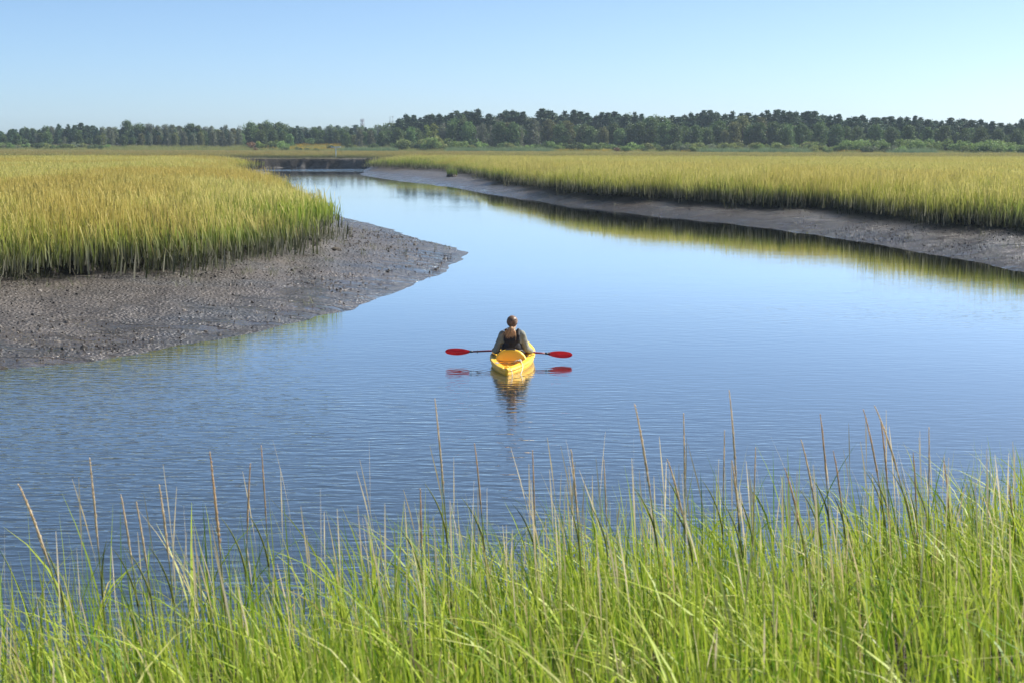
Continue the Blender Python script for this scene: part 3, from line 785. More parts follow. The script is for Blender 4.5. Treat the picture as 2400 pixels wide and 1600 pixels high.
# second rank: fills the wood below the skyline
MID = [('oak',8,318),('oak',40,312),('grey',85,312),('oak',110,308),('grey',150,318),('oak',185,312),('oak',230,316),('lime',240,309),('grey',262,312),('oak',290,314),('olive',330,312),('grey',352,312),('olive',372,316),
 ('grey',392,306),('olive',410,310),('grey',430,306),('grey',452,310),('olive',470,308),('grey',500,306),('grey',520,304),('grey',540,304),('grey',560,302),('fresh',566,312),('oak',610,304),('oak',640,302),('oak',665,306),('fresh',680,314),('fresh',700,318),
 ('oak',722,314),('fresh',742,310),('oak',772,306),('fresh',792,314),('oak',812,310),('grey',842,298),('grey',868,302),('olive',830,316),('oak',895,308),('oak',912,306),('oak',932,296),('fresh',962,298),('fresh',978,300),('olive',940,314),('olive',930,320),
 ('lime',1003,287),('lime',1016,283),('bare',1040,281),('grey',1036,290),('fresh',1062,280),('oak',1085,276),('fresh',1098,284),('bare',1104,292),('bare',1118,288),('grey',1132,286),('bare',1150,287),('grey',1160,292),('oak',1172,282),('olive',1190,284),
 ('grey',1218,296),('oak',1202,284),('lime',1216,296),('grey',1250,272),('bare',1262,290),('olive',1285,276),('fresh',1290,290),('oak',1312,288),('olive',1330,282),('oak',1322,300),('fresh',1340,306),('oak',1370,290),('fresh',1386,295),('olive',1360,304),
 ('bare',1420,297),('olive',1414,296),('oak',1440,288),('fresh',1452,300),('oak',1480,290),('oak',1500,284),('oak',1530,276),('oak',1560,282),('oak',1585,290),('oak',1602,294),('oak',1632,292),('fresh',1662,297),('oak',1690,282),('olive',1700,303),
 ('olive',1742,270),('olive',1722,282),('oak',1780,284),('olive',1782,270),('oak',1760,292),('oak',1815,282),('fresh',1848,292),('oak',1880,286),('oak',1922,284),('oak',1962,290),('fresh',1985,294),('oak',2010,296),('oak',2052,290),('oak',2090,296),
 ('oak',2130,290),('oak',2175,296),('oak',2215,292),('oak',2262,300),('oak',2300,298),('oak',2340,302),('oak',2385,300),('oak',2420,302)]
ONE2 = {(1742, 270): 'golden topped oak, left one of two forming a dome in the right wood', (1782, 270): 'golden topped oak, right one of two forming a dome in the right wood', (1386, 295): 'round pale green tree at the foot of the middle pines',
        (1452, 300): 'small round green tree right of the brownish bare tree', (1420, 297): 'brownish bare tree between two round green trees', (1016, 283): 'yellow green tree among the pines right of the snags', (1003, 287): 'narrow yellow green birch left of the yellow green tree',
        (1040, 281): 'tall thin grey tree right of the yellow green tree', (842, 298): 'grey green willow under the phone mast', (1262, 290): 'pale leafless tree below the broad topped pine', (1848, 292): 'pale oval tree against the dark pines right of the golden oak',
        (1662, 297): 'bright green pointed tree at the foot of the right pines', (1216, 296): 'pale yellow green conical tree in the middle wood', (240, 309): 'light green young tree at the left end of the grey wood', (1700, 303): 'yellowish round tree left of the golden oak'}
LOOK2 = {'oak': 'dark leafy tree below the skyline', 'fresh': 'fresh green leafy tree below the skyline', 'grey': 'grey green thin leaved tree below the skyline', 'olive': 'olive brown leafy tree below the skyline', 'bare': 'bare grey branched tree below the skyline', 'lime': 'yellow green birch below the skyline'}
for kind, px, top in MID:
    far_wood = 690 < px < 800
    d = depth_of(px, 36 + rng.uniform(0, 14) + (120 if far_wood else 0))
    lab = ONE2.get((px, top)) or '%s %s' % (LOOK2[kind], zone(px))
    plant(kind, px, top, d, lab, None if (px, top) in ONE2 else 'lower %s trees %s' % (kind, zone(px)), 1.05)
# thicket of shrubs along the edge of the marsh
SHR = {'shrub_fresh': 'bushy green shrub', 'shrub_oak': 'dark green shrub', 'shrub_olive': 'olive green shrub', 'shrub_grey': 'grey green willow shrub', 'shrub_lime': 'bright yellow green shrub', 'shrub_rust': 'reddish brown shrub'}
def szone(px):
    for lim, nm in ((240, 'edging the far left marsh'), (570, 'at the foot of the left wood'), (800, 'around the goldenrod field'), (930, 'below the phone mast'), (1060, 'in the clump below the bare snags'), (1300, 'behind the blue green reeds'), (1600, 'in the thicket below the middle wood'),
                    (1880, 'in the scrub below the golden oak'), (2150, 'in the scrub below the right pines'), (9999, 'in the thicket at the far right')):
        if px < lim: return nm
SH = [('shrub_lime',608,328),('shrub_rust',592,330),('shrub_rust',600,345),('shrub_oak',612,348),('shrub_oak',634,347),('shrub_oak',660,347),('shrub_oak',672,344),('shrub_oak',700,344),('shrub_oak',720,346),('shrub_oak',742,347),('shrub_oak',775,338),('shrub_fresh',640,326),('shrub_fresh',660,328),
      ('shrub_oak',940,334),('shrub_oak',925,336),('shrub_olive',945,322),('shrub_oak',965,330),('shrub_oak',985,333),('shrub_fresh',1010,320),('shrub_fresh',1035,322),('shrub_fresh',1055,330),('shrub_olive',1000,325),('shrub_oak',1075,336),('shrub_olive',1024,318),
      ('shrub_oak',875,334),('shrub_oak',820,335),('shrub_lime',832,340),('shrub_oak',1912,332),('shrub_fresh',1930,338),('shrub_fresh',1905,330),('shrub_grey',1670,334),('shrub_grey',2060,338),('shrub_grey',2085,340),('shrub_grey',2040,340),('shrub_rust',1448,344),('shrub_rust',1462,346),('shrub_oak',1470,349),('shrub_oak',1510,345)]
ONES = {(608, 328): 'bright yellow green shrub at the left end of the goldenrod field', (1912, 332): 'dark rounded bush standing out in the scrub below the right pines', (832, 340): 'yellow green shrub below the phone mast', (1448, 344): 'small red shrub in the scrub below the middle wood, left one of the pair',
        (1462, 346): 'small red shrub in the scrub below the middle wood, right one of the pair', (592, 330): 'reddish shrub beside the bright yellow green shrub', (600, 345): 'low rusty shrub at the edge of the marsh left of the goldenrod'}
for px in np.arange(-40, 250, 17): SH.append((rng.choice(['shrub_grey', 'shrub_olive', 'shrub_fresh', 'shrub_oak']), int(px), int(335 + rng.integers(-3, 6))))
for px in np.arange(1075, 1640, 15): SH.append((rng.choice(['shrub_fresh', 'shrub_fresh', 'shrub_olive', 'shrub_oak']), int(px + rng.integers(-5, 6)), int(333 + rng.integers(-4, 9))))
for px in np.arange(1600, 2020, 17): SH.append((rng.choice(['shrub_fresh', 'shrub_olive', 'shrub_olive', 'shrub_grey']), int(px + rng.integers(-6, 7)), int(334 + rng.integers(-4, 12))))
for px in np.arange(2005, 2440, 12): SH.append((rng.choice(['shrub_fresh', 'shrub_fresh', 'shrub_fresh', 'shrub_oak']), int(px + rng.integers(-5, 6)), int(327 + rng.integers(-4, 14))))
for kind, px, top in SH:
    lab = ONES.get((px, top)) or '%s %s' % (SHR[kind], szone(px))
    plant(kind, px, top, depth_of(px, 4 + rng.uniform(0, 8) if top > 338 else rng.uniform(9, 26)), lab, None if (px, top) in ONES else '%ss %s' % (SHR[kind], szone(px)), 1.0)

# the depth of the wood behind the trees that can be told apart
fill = []
for kd in ('pine', 'oak'):
    for tm, cm, h0 in PR[kd][:4]:
        vs_ = np.zeros(len(cm.vertices) * 3, np.float32); cm.vertices.foreach_get('co', vs_)
        a_ = np.zeros(len(cm.vertices), np.float32); cm.attributes['v'].data.foreach_get('value', a_)
        fill.append(mesh_from('wood_crown', vs_.reshape(-1, 3) / h0, np.arange(len(cm.vertices)).reshape(-1, 4), cm.materials[0], {'v': a_}))
sx = np.array([q[1] for q in SKY], float); sy = np.array([q[2] for q in SKY], float); o_ = np.argsort(sx); sx, sy = sx[o_], sy[o_]
fp, fs, fv = [], [], []
for row, (e0, drop) in enumerate(((92, 7), (118, 5), (56, 26))):
    for px in np.arange(-130, 2530, 6.5):
        px = px + rng.uniform(-3, 3)
        d = float(edge_D(px)) + e0 + rng.uniform(0, 18) + (250 if 695 < px < 925 and row < 2 else 0)
        nearb = sy[np.argsort(np.abs(sx - px))[:3]].max()
        T = at(px, nearb + drop + rng.uniform(0, 9), d); g = float(ground(np.array([[T[0], T[1]]]))[0][0]); hh_ = max(3.0, T[2] - g)
        piney = px > 930 or rng.uniform() < 0.15
        fp.append((T[0], T[1], g)); fs.append((hh_ * 1.05, hh_ * 1.05, hh_)); fv.append(rng.integers(0, 4) if piney and rng.uniform() < 0.75 else rng.integers(4, 8))
for kd in ('shrub_oak', 'shrub_fresh'):
    for tm, cm, h0 in PR[kd][:3]:
        vs_ = np.zeros(len(cm.vertices) * 3, np.float32); cm.vertices.foreach_get('co', vs_)
        a_ = np.zeros(len(cm.vertices), np.float32); cm.attributes['v'].data.foreach_get('value', a_)
        fill.append(mesh_from('understorey', vs_.reshape(-1, 3) / h0, np.arange(len(cm.vertices)).reshape(-1, 4), LM['oak'], {'v': a_}))
for px in np.arange(-130, 2530, 4.5):
    px = px + rng.uniform(-3, 3); d = float(edge_D(px)) + 52 + rng.uniform(0, 30); X_ = (px - 1200) / F_PX * d
    g = float(ground(np.array([[X_, d]]))[0][0]); h_ = rng.uniform(3.0, 6.5)
    fp.append((X_, d, g)); fs.append((h_ * 1.1, h_ * 1.1, h_)); fv.append(rng.integers(8, 14))
n = len(fp)
tag(scatter_object('far_wood', np.array(fp), np.column_stack([np.zeros((n, 2)), rng.uniform(0, 6.28, n)]), np.array(fs), np.array(fv), fill),
    'shaded inner depth of the far wood behind its front trees', 'woodland', kind='stuff')

# neighbours that look alike are told apart by their order from the left
ORD = ['leftmost', 'second from left', 'third from left', 'fourth from left', 'fifth from left', 'sixth from left']
same = {}
for o in COL.objects:
    if o.parent is None and o.get('group') and o.get('category') in ('tree', 'pine tree', 'shrub'): same.setdefault(o['label'], []).append(o)
for lab, lst in same.items():
    if 2 <= len(lst) <= 6 and len(lab.split()) <= 12:
        lst.sort(key=lambda o: o.location.x / o.location.y)
        for k, o in enumerate(lst): o['label'] = lab + ', ' + (ORD[k] if k < len(lst) - 1 else 'rightmost')

# reeds, goldenrod and rough meadow at the foot of the wood
m_meadow = marsh_mat('meadow', (0.130, 0.190, 0.050), (0.170, 0.210, 0.060), (0.28, 0.29, 0.09), (0.26, 0.25, 0.08), (0.32, 0.31, 0.11), silt_shade=False)
m_gold = marsh_mat('goldenrod', (0.12, 0.15, 0.03), (0.20, 0.18, 0.03), (0.42, 0.30, 0.03), (0.46, 0.30, 0.03), (0.58, 0.38, 0.03), silt_shade=False)
m_reed = marsh_mat('reeds', (0.100, 0.185, 0.095), (0.125, 0.200, 0.100), (0.17, 0.24, 0.12), (0.17, 0.24, 0.12), (0.20, 0.25, 0.13), silt_shade=False)
def far_patch(name, label, cat, mat, spans, dens, hgt):
    prot = [tuft('far_tuft', 1.6, 70, 0.07, mat, 0.6, 1.0, 2, 0.2, 0.3) for _ in range(4)]
    P = []
    for x0, x1, e0, e1 in spans:
        n = int(abs(x1 - x0) / F_PX * 430 * (e1 - e0) * dens)
        px = rng.uniform(x0, x1, n); d = edge_D(px) + rng.uniform(e0, e1, n)
        P.append(np.column_stack([(px - 1200) / F_PX * d, d]))
    P = np.concatenate(P); z = ground(P)[0]; n = len(P)
    return tag(scatter_object(name, np.column_stack([P, z]), np.column_stack([np.zeros((n, 2)), rng.uniform(0, 6.28, n)]),
               np.column_stack([np.ones((n, 2)), hgt * rng.uniform(0.7, 1.15, n)]), rng.integers(0, 4, n), prot), label, cat, kind='stuff')
far_patch('meadow_grass', 'rough green meadow growing between the marsh and the wood', 'meadow', m_meadow, [(-150, 2550, 2, 45)], 0.30, 1.3)
far_patch('goldenrod_flowers', 'yellow goldenrod flowering in a band below the oaks', 'flowers', m_gold, [(618, 800, 14, 70), (1270, 1500, 3, 16), (1590, 1640, 3, 12), (1690, 1735, 8, 16), (1900, 2030, 8, 22)], 0.30, 1.3)
far_patch('reeds', 'blue green reeds standing in low patches at the marsh edge', 'reeds', m_reed, [(1050, 1290, 0, 10), (1640, 1890, 0, 9), (2080, 2180, 0, 9), (800, 925, 0, 8)], 0.7, 1.9)

# phone mast far behind the wood
mp = at(849, 276, 900); gz0 = 2.0
t = tag(empty('phone_mast', (mp[0], mp[1], gz0)), 'slim grey phone mast rising above the far wood', 'mast')
hm = mp[2] - gz0
m_steel = simple('grey_steel', (0.33, 0.35, 0.38), 0.5, 0.5)
MB().tube([(0, 0, -1), (0, 0, hm - 1.5)], [0.55, 0.33], 10).build('pole', m_steel, t)
MB().tube([(0, 0, hm - 1.5), (0, 0, hm)], [0.08, 0.04], 6).build('whip_aerial', m_steel, t)
mb = MB()
for zz in (hm - 1.9, hm - 4.6): mb.tube([(math.cos(a) * 1.0, math.sin(a) * 1.0, zz) for a in np.linspace(0, 6.283, 13)], 0.10, 5, False)
mb.build('mounting_ring', m_steel, t)
ap = None
for zz in (hm - 1.9, hm - 4.6):
    for a in np.arange(6) * math.pi / 3:
        if ap is None: ap = MB().box((0, 0, 0), (0.35, 0.22, 2.1)).mesh('antenna_panel', simple('antenna_grey', (0.42, 0.44, 0.47), 0.5), False)
        o = link('antenna_panel', ap, t); o.location = (math.cos(a) * 1.15, math.sin(a) * 1.15, zz); o.rotation_euler = (0, 0, a + math.pi / 2)

# pale blue T-shaped post in the marsh above the cut bank
tp = at(787, 345.5, 250); g0 = float(ground(np.array([[tp[0], 250.0]]))[0][0])
t = tag(empty('nesting_post', (tp[0], 250, g0)), 'pale blue T-shaped post standing in the marsh above the black cut bank', 'post')
m_blue = simple('pale_blue_paint', (0.42, 0.55, 0.66), 0.5, 0.4, 0.1, 3)
hp = tp[2] - g0
MB().box((0, 0, hp / 2 - 0.3), (0.13, 0.13, hp + 0.5)).build('post', m_blue, t, False)
MB().box((0, 0, hp + 0.02), (1.7, 0.5, 0.13)).build('platform', m_blue, t, False)
br = MB()
for s in (-1, 1): br.tube([(0, 0, hp - 0.45), (s * 0.5, 0, hp - 0.04)], 0.03, 5)
br.build('brace', m_blue, t)
#KAYAK_BEGIN
# ------------------------------------------------------------------ kayak
KYAW = R(-4.0)
kay = tag(empty('kayak', (-0.085, 22.87, 0.0), KYAW), 'short yellow sit-on-top kayak floating in the middle of the creek', 'kayak')
KL = 3.05
def sm(xs, ys, x):
    """smooth interpolation through a few stations"""
    xs, ys = np.asarray(xs, float), np.asarray(ys, float)
    m = np.gradient(ys, xs)
    x = np.asarray(x, float); i = np.clip(np.searchsorted(xs, x) - 1, 0, len(xs) - 2)
    h = xs[i + 1] - xs[i]; t = np.clip((x - xs[i]) / h, 0, 1)
    return (2*t**3 - 3*t**2 + 1) * ys[i] + (t**3 - 2*t**2 + t) * h * m[i] + (-2*t**3 + 3*t**2) * ys[i + 1] + (t**3 - t**2) * h * m[i + 1]
ST = [0, 0.06, 0.2, 0.45, 0.8, 1.2, 1.6, 2.0, 2.4, 2.75, 2.98, 3.05]
k_w = lambda s: sm(ST, [0.020, 0.052, 0.125, 0.225, 0.318, 0.366, 0.366, 0.335, 0.25, 0.14, 0.05, 0.012], s)
k_g = lambda s: sm(ST, [0.105, 0.108, 0.112, 0.125, 0.14, 0.15, 0.16, 0.175, 0.20, 0.235, 0.27, 0.275], s)
k_k = lambda s: sm(ST, [0.02, -0.03, -0.075, -0.10, -0.11, -0.11, -0.11, -0.11, -0.10, -0.06, 0.05, 0.20], s)
m_yel = Mat('yellow_plastic')
tc = m_yel.n('ShaderNodeTexCoord').outputs['Object']
nz = m_yel.noise(tc, 3.0, 4); nf = m_yel.noise(m_yel.mapping(tc, (8, 60, 8)), 1.0, 3)
yc = m_yel.mix(m_yel.ramp(nz, 0.3, 0.7), (0.86, 0.465, 0.026), (0.91, 0.55, 0.045))
yc = m_yel.mix(m_yel.ramp(nf, 0.62, 0.75, 0, 0.25), yc, (0.62, 0.45, 0.15))
m_yel.base(yc); m_yel.rough(0.36); m_yel.b.inputs['Subsurface Weight'].default_value = 0.12; m_yel.b.inputs['Subsurface Radius'].default_value = (0.02, 0.01, 0.003)
m_yel.b.inputs['Subsurface Scale'].default_value = 0.5
m_yel = m_yel.m
m_black = simple('black_plastic', (0.014, 0.014, 0.016), 0.45, 0.5)
m_cord = simple('black_cord', (0.02, 0.018, 0.018), 0.7, 0.3)
m_rope = simple('whitish_rope', (0.60, 0.56, 0.48), 0.8, 0.3, 0.15, 90)

NS, NU = 230, 81
S = np.linspace(0, KL, NS)[:, None]; Vv = np.linspace(-1, 1, NU)[None, :]
W, G = k_w(S), k_g(S)
U = Vv * W
inset = lambda d, soft: sst(0, soft, (W - d) - np.abs(U))
deck = G + 0.020 * (1 - Vv ** 2)
well = inset(0.078, 0.045) * sst(0.20, 0.30, S) * sst(0.90, 0.86, S)
deck = deck * (1 - well) + well * (0.028 + 0.01 * np.cos(U * 30) * sst(.3, .5, S))
handle_dip = sst(0.075, 0.045, np.abs(U)) * sst(0.06, 0.085, S) * sst(0.17, 0.145, S)
deck = deck - 0.028 * handle_dip
cock = inset(0.085, 0.06) * sst(0.97, 1.07, S) * sst(2.36, 2.20, S)
floor_k = 0.035 + 0.05 * sst(1.45, 1.6, S) * sst(1.75, 1.62, S) + 0.05 * sst(0.09, 0.05, np.abs(U)) * sst(1.55, 1.7, S)
deck = deck * (1 - cock) + floor_k * cock
arch = np.clip(1 - (np.abs(U) / 0.275) ** 2.6, 0, 1) ** 0.62
ridge = sst(0.835, 0.905, S) * sst(1.015, 0.945, S)
deck = np.maximum(deck, (deck * (1 - ridge) + ridge * (0.10 + 0.205 * arch)) * (arch > 0))
fhatch = sst(0.11, 0.10, np.sqrt(U ** 2 + ((S - 2.52) * 0.9) ** 2))
deck = deck + 0.012 * fhatch
Vd = np.stack([np.broadcast_to(U, deck.shape), np.broadcast_to(S, deck.shape), deck], -1).reshape(-1, 3)
idk = np.arange(NS * NU).reshape(NS, NU)
Fd = [tuple(q) for q in np.stack([idk[:-1, :-1], idk[:-1, 1:], idk[1:, 1:], idk[1:, :-1]], -1).reshape(-1, 4)]
# hull below the gunwale: a rolled rim, a seam groove, then the sides down to the keel
prof = [(1.0, 0, 0.0, 0.0), (1.0, 0, 0.010, -0.012), (1.0, 0, 0.012, -0.030), (1.0, 0, 0.006, -0.040), (1.0, 0, -0.004, -0.043), (1.0, 0, -0.004, -0.056)]
n_s = 230; rings = []
for sgn in (1, -1):
    R_ = []
    for f, k, du, dz in prof:
        R_.append(np.column_stack([sgn * (k_w(S[:, 0]) * f + du * np.minimum(1, k_w(S[:, 0]) / 0.05)), S[:, 0], k_g(S[:, 0]) + dz]))
    for q in (0.12, 0.28, 0.46, 0.64, 0.82, 1.0):
        z0 = k_g(S[:, 0]) - 0.056; z1 = np.minimum(k_k(S[:, 0]), z0 - 0.01)
        a = q * math.pi / 2
        R_.append(np.column_stack([sgn * (k_w(S[:, 0]) - 0.004) * max(0.0, math.cos(a)) ** (0.8 + 0.5 * sst(0.9, 0.0, S[:, 0])), S[:, 0], z0 + (z1 - z0) * math.sin(a) ** 0.95]))
    rings.append(np.stack(R_, 1))
Vh = list(Vd); Fh = list(Fd); off = len(Vd)
for sgn, Rr in zip((1, -1), rings):
    k2 = Rr.shape[1]; Vh += list(Rr.reshape(-1, 3))
    for i in range(n_s - 1):
        for j in range(k2 - 1):
            a, b = off + i * k2 + j, off + i * k2 + j + 1
            c, d = off + (i + 1) * k2 + j + 1, off + (i + 1) * k2 + j
            Fh.append((a, b, c, d) if sgn < 0 else (a, d, c, b))
    off += n_s * k2
k2 = rings[0].shape[1]; o0 = len(Vd)
Fh.append(tuple(range(NU))); Fh.append(tuple(range((NS - 1) * NU, NS * NU)))
for i_ in (0, n_s - 1):      # close stern and bow
    rr_ = [o0 + i_ * k2 + j for j in range(k2)]; ll_ = [o0 + n_s * k2 + i_ * k2 + j for j in range(k2)]
    for j in range(k2 - 1): Fh.append((rr_[j], rr_[j + 1], ll_[j + 1], ll_[j]))
hull_me = mesh_from('hull', np.array(Vh), Fh, m_yel, smooth=True)
bm = bmesh.new(); bm.from_mesh(hull_me); bmesh.ops.remove_doubles(bm, verts=bm.verts, dist=0.0008); bmesh.ops.recalc_face_normals(bm, faces=bm.faces); bm.to_mesh(hull_me); bm.free()
hull_me.polygons.foreach_set('use_smooth', np.ones(len(hull_me.polygons), bool))
hull = link('hull', hull_me, kay)
dz_at = lambda s, u: float(np.interp(u, np.linspace(-1, 1, NU) * float(k_w(s)), deck[int(round(s / KL * (NS - 1)))]))
# black pad over the top of the seat back
pad = MB(); tt = np.linspace(-0.088, 0.088, 13)
pad.tube(np.column_stack([tt, np.full(13, 0.925), [dz_at(0.925, u) - 0.002 for u in tt]]), 0.027 * np.clip(1.3 - (np.abs(tt) / 0.088) ** 6 * 0.8, 0.3, 1), 8, True, 0.62)
pad.build('backrest_pad', m_black, kay)
# bungee cord criss-crossed over the tank well
bg = MB(); wl, wr = lambda s: (-(float(k_w(s)) - 0.085), s, float(k_g(s)) + 0.012), lambda s: (float(k_w(s)) - 0.085, s, float(k_g(s)) + 0.012)
for a, b in ((wl(0.70), wr(0.70)), (wl(0.70), wr(0.45)), (wr(0.70), wl(0.45)), (wl(0.45), wr(0.45))):
    a, b = np.array(a), np.array(b); t = np.linspace(0, 1, 7)[:, None]
    bg.tube(a + (b - a) * t - np.array([0, 0, 0.010]) * np.sin(t * math.pi), 0.0042, 6)
bgo = bg.build('bungee_cord', m_cord, kay)
for s in (0.70, 0.45):
    for fn in (wl, wr):
        q = fn(s); MB().ell((q[0], q[1], q[2] - 0.004), (0.013, 0.016, 0.010), 10, 6).build('cord_clip', m_black, bgo)
# stern carry handle, drain plug, stickers
MB().tube([(-0.045, 0.115, 0.108), (-0.03, 0.105, 0.128), (0.03, 0.105, 0.128), (0.045, 0.115, 0.108)], 0.010, 8).build('carry_handle', m_yel, kay)
MB().tube([(0.0, 0.19, 0.120), (0.0, 0.19, 0.142)], [0.014, 0.012], 10).build('drain_plug', m_yel, kay)
m_stk = Mat('grey_sticker'); tcs = m_stk.n('ShaderNodeTexCoord').outputs['Object']
m_stk.base(m_stk.mix(m_stk.ramp(m_stk.noise(tcs, 60, 2), 0.45, 0.55), (0.55, 0.48, 0.36), (0.25, 0.24, 0.24))); m_stk.rough(0.5)
for s0, u0, l_, w_ in ((0.50, -0.195, 0.13, 0.055),):
    mb = MB(); Vs, Fs = [], []
    for i in range(7):
        for j in range(4):
            s_ = s0 - l_ / 2 + l_ * i / 6; u_ = u0 * float(k_w(s_)) / float(k_w(s0)) - w_ / 2 + w_ * j / 3
            Vs.append((u_, s_, dz_at(s_, u_) + 0.003))
    for i in range(6):
        for j in range(3): Fs.append((i * 4 + j, i * 4 + j + 1, (i + 1) * 4 + j + 1, (i + 1) * 4 + j))
    link('registration_sticker', mesh_from('registration_sticker', Vs, Fs, m_stk.m), kay)
# deck lines beside the seat
for sgn in (-1, 1):
    q = [(sgn * (float(k_w(s)) - d), s, float(k_g(s)) + h_) for s, d, h_ in ((0.96, 0.105, 0.05), (1.02, 0.075, 0.035), (1.10, 0.045, 0.022), (1.20, 0.02, 0.03), (1.30, 0.0, 0.0), (1.28, -0.012, -0.05))]
    MB().tube(q, 0.006, 6).build('seat_strap', m_cord, kay)
    MB().tube([(sgn * (float(k_w(s)) - 0.03), s, float(k_g(s)) + z_) for s, z_ in ((1.55, 0.012), (1.60, 0.035), (1.70, 0.035), (1.75, 0.012))], 0.009, 8).build('side_handle', m_black, kay)
# rope knotted to the right rim, trailing over the side into the water
rp = MB()
kn = np.array([0.165, 0.66, 0.155])
for d in ((0, 0, 0), (0.02, 0.01, 0.006), (-0.025, -0.005, 0.004), (0.006, 0.015, 0.016), (-0.05, -0.004, -0.002)): rp.ell(kn + d, (0.017, 0.013, 0.012), 10, 6)
rp.tube([kn + (-0.06, 0, 0), kn + (-0.09, -0.01, -0.03), kn + (-0.085, -0.03, -0.08)], 0.006, 6)
rp.tube([kn, kn + (0.03, -0.05, 0.0), (0.205, 0.52, 0.150), (0.228, 0.42, 0.140), (0.242, 0.34, 0.105), (0.236, 0.27, 0.060), (0.222, 0.20, 0.018), (0.205, 0.13, -0.02)], 0.0068, 6)
rp.tube([(0.02, 0.11, 0.118), (0.055, 0.05, 0.112), (0.085, 0.0, 0.075), (0.092, -0.03, 0.03), (0.095, -0.05, -0.02)], 0.0065, 6)
rp.build('mooring_rope', m_rope, kay)

# ------------------------------------------------------------------ paddle
HL, HR_ = at(1158, 822.0, 24.37), at(1249, 826.0, 24.37)
pc = (HL + HR_) / 2; pdir = (HR_ - HL) / np.linalg.norm(HR_ - HL)
pdl = tag(empty('paddle', pc), 'double bladed paddle with red blades held across the kayak', 'paddle')
m_red = Mat('red_blade')
tcb = m_red.n('ShaderNodeTexCoord').outputs['Object']
m_red.base(m_red.mix(m_red.ramp(m_red.noise(tcb, 9, 3), 0.3, 0.7), (0.66, 0.012, 0.022), (0.78, 0.022, 0.032))); m_red.rough(0.30)
trn = m_red.N.new('ShaderNodeBsdfTranslucent'); trn.inputs[0].default_value = (0.85, 0.03, 0.04, 1)
mxs = m_red.N.new('ShaderNodeMixShader'); mxs.inputs[0].default_value = 0.35
m_red.l(m_red.b.outputs[0], mxs.inputs[1]); m_red.l(trn.outputs[0], mxs.inputs[2]); m_red.l(mxs.outputs[0], m_red.out.inputs[0])
m_shaft = simple('red_shaft', (0.20, 0.022, 0.026), 0.35, 0.5)
LT, RT = at(1043, 823.0, 24.37) - pc, at(1342, 831.0, 24.37) - pc
sh = MB(); sh.tube([LT * 0.60, -pdir * 0.4, pdir * 0.4, RT * 0.60], 0.0155, 10); sh.build('shaft', m_shaft, pdl)
for E_ in (LT, RT):
    e = E_ / np.linalg.norm(E_); Ln = np.linalg.norm(E_)
    b0 = Ln - 0.435; n = 22; tt = np.linspace(0, 1, n)
    wd_ = 0.060 * np.sin(np.pi * np.clip(tt * 0.80 + 0.06, 0, 1)) ** 0.75 * np.where(tt > 0.86, np.sqrt(np.clip(1 - ((tt - 0.86) / 0.14) ** 2, 0.0, 1)), 1)
    wd_ = np.maximum(wd_, np.where(tt < 0.5, 0.016, 0.002))
    up = np.array([0, 0.18, 1.0]); up -= (up @ e) * e; up /= np.linalg.norm(up); nn = np.cross(e, up)
    Vb, Fb = [], []
    for side in (1, -1):
        for i in range(n):
            for j in range(9):
                v_ = -1 + 2 * j / 8
                q = e * (b0 + 0.435 * tt[i]) + up * (v_ * wd_[i] - 0.004 * math.sin(tt[i] * 3.1)) + nn * (0.014 * (1 - v_ ** 2) * math.sin(tt[i] * 2.6) * -1 + side * (0.0035 + 0.007 * math.exp(-(v_ * 4) ** 2) * (1 - tt[i])))
                Vb.append(q)
    N9 = n * 9
    for i in range(n - 1):
        for j in range(8):
            a = i * 9 + j; Fb.append((a, a + 1, a + 10, a + 9)); Fb.append((N9 + a, N9 + a + 9, N9 + a + 10, N9 + a + 1))
        for j in (0, 8):
            a = i * 9 + j; Fb.append((a, a + 9, N9 + a + 9, N9 + a))
    for i in (0, n - 1):
        for j in range(8): Fb.append((i * 9 + j, i * 9 + j + 1, N9 + i * 9 + j + 1, N9 + i * 9 + j))
    link('blade', mesh_from('blade', Vb, Fb, m_red.m, smooth=True), pdl)
    MB().tube([e * (b0 - 0.045), e * (b0 + 0.012)], 0.0185, 10).build('ferrule', m_black, pdl)
    MB().tube([e * 0.62, e * 0.632], [0.030, 0.026], 12).build('drip_ring', m_black, pdl)

# ------------------------------------------------------------------ the paddler, seated, seen from behind
per = tag(empty('person', (0.005, 24.07, 0.055), KYAW), 'paddler with a brown ponytail, sage green jacket and black life vest seated in the kayak', 'person')
inv = np.array(per.matrix_basis.inverted() if False else (Matrix.Translation((0.005, 24.07, 0.055)) @ Matrix.Rotation(KYAW, 4, 'Z')).inverted())
loc = lambda P: (inv @ np.append(np.asarray(P, float), 1.0))[:3]
hl, hr = loc(HL), loc(HR_)                    # grip points on the shaft, in the body's own axes
pd = loc(pc + pdir) - loc(pc)
m_skin = simple('skin', (0.50, 0.30, 0.21), 0.5, 0.4, 0.06, 30)
m_jack = simple('sage_jacket', (0.200, 0.205, 0.170), 0.85, 0.25, 0.10, 14, 0.004, 26)
m_vest = simple('black_vest', (0.011, 0.011, 0.014), 0.7, 0.3, 0.15, 30, 0.004, 60)
m_trou = simple('dark_trousers', (0.03, 0.033, 0.04), 0.85, 0.2)
SHL, SHR = np.array([-0.165, 0.0, 0.455]), np.array([0.160, 0.01, 0.462])
ELL, ELR = np.array([-0.275, 0.015, 0.185]), np.array([0.232, 0.045, 0.225])
WRL, WRR = hl + np.array([0.012, -0.085, 0.028]), hr + np.array([-0.02, -0.080, 0.032])
HEAD = np.array([-0.004, 0.035, 0.652])
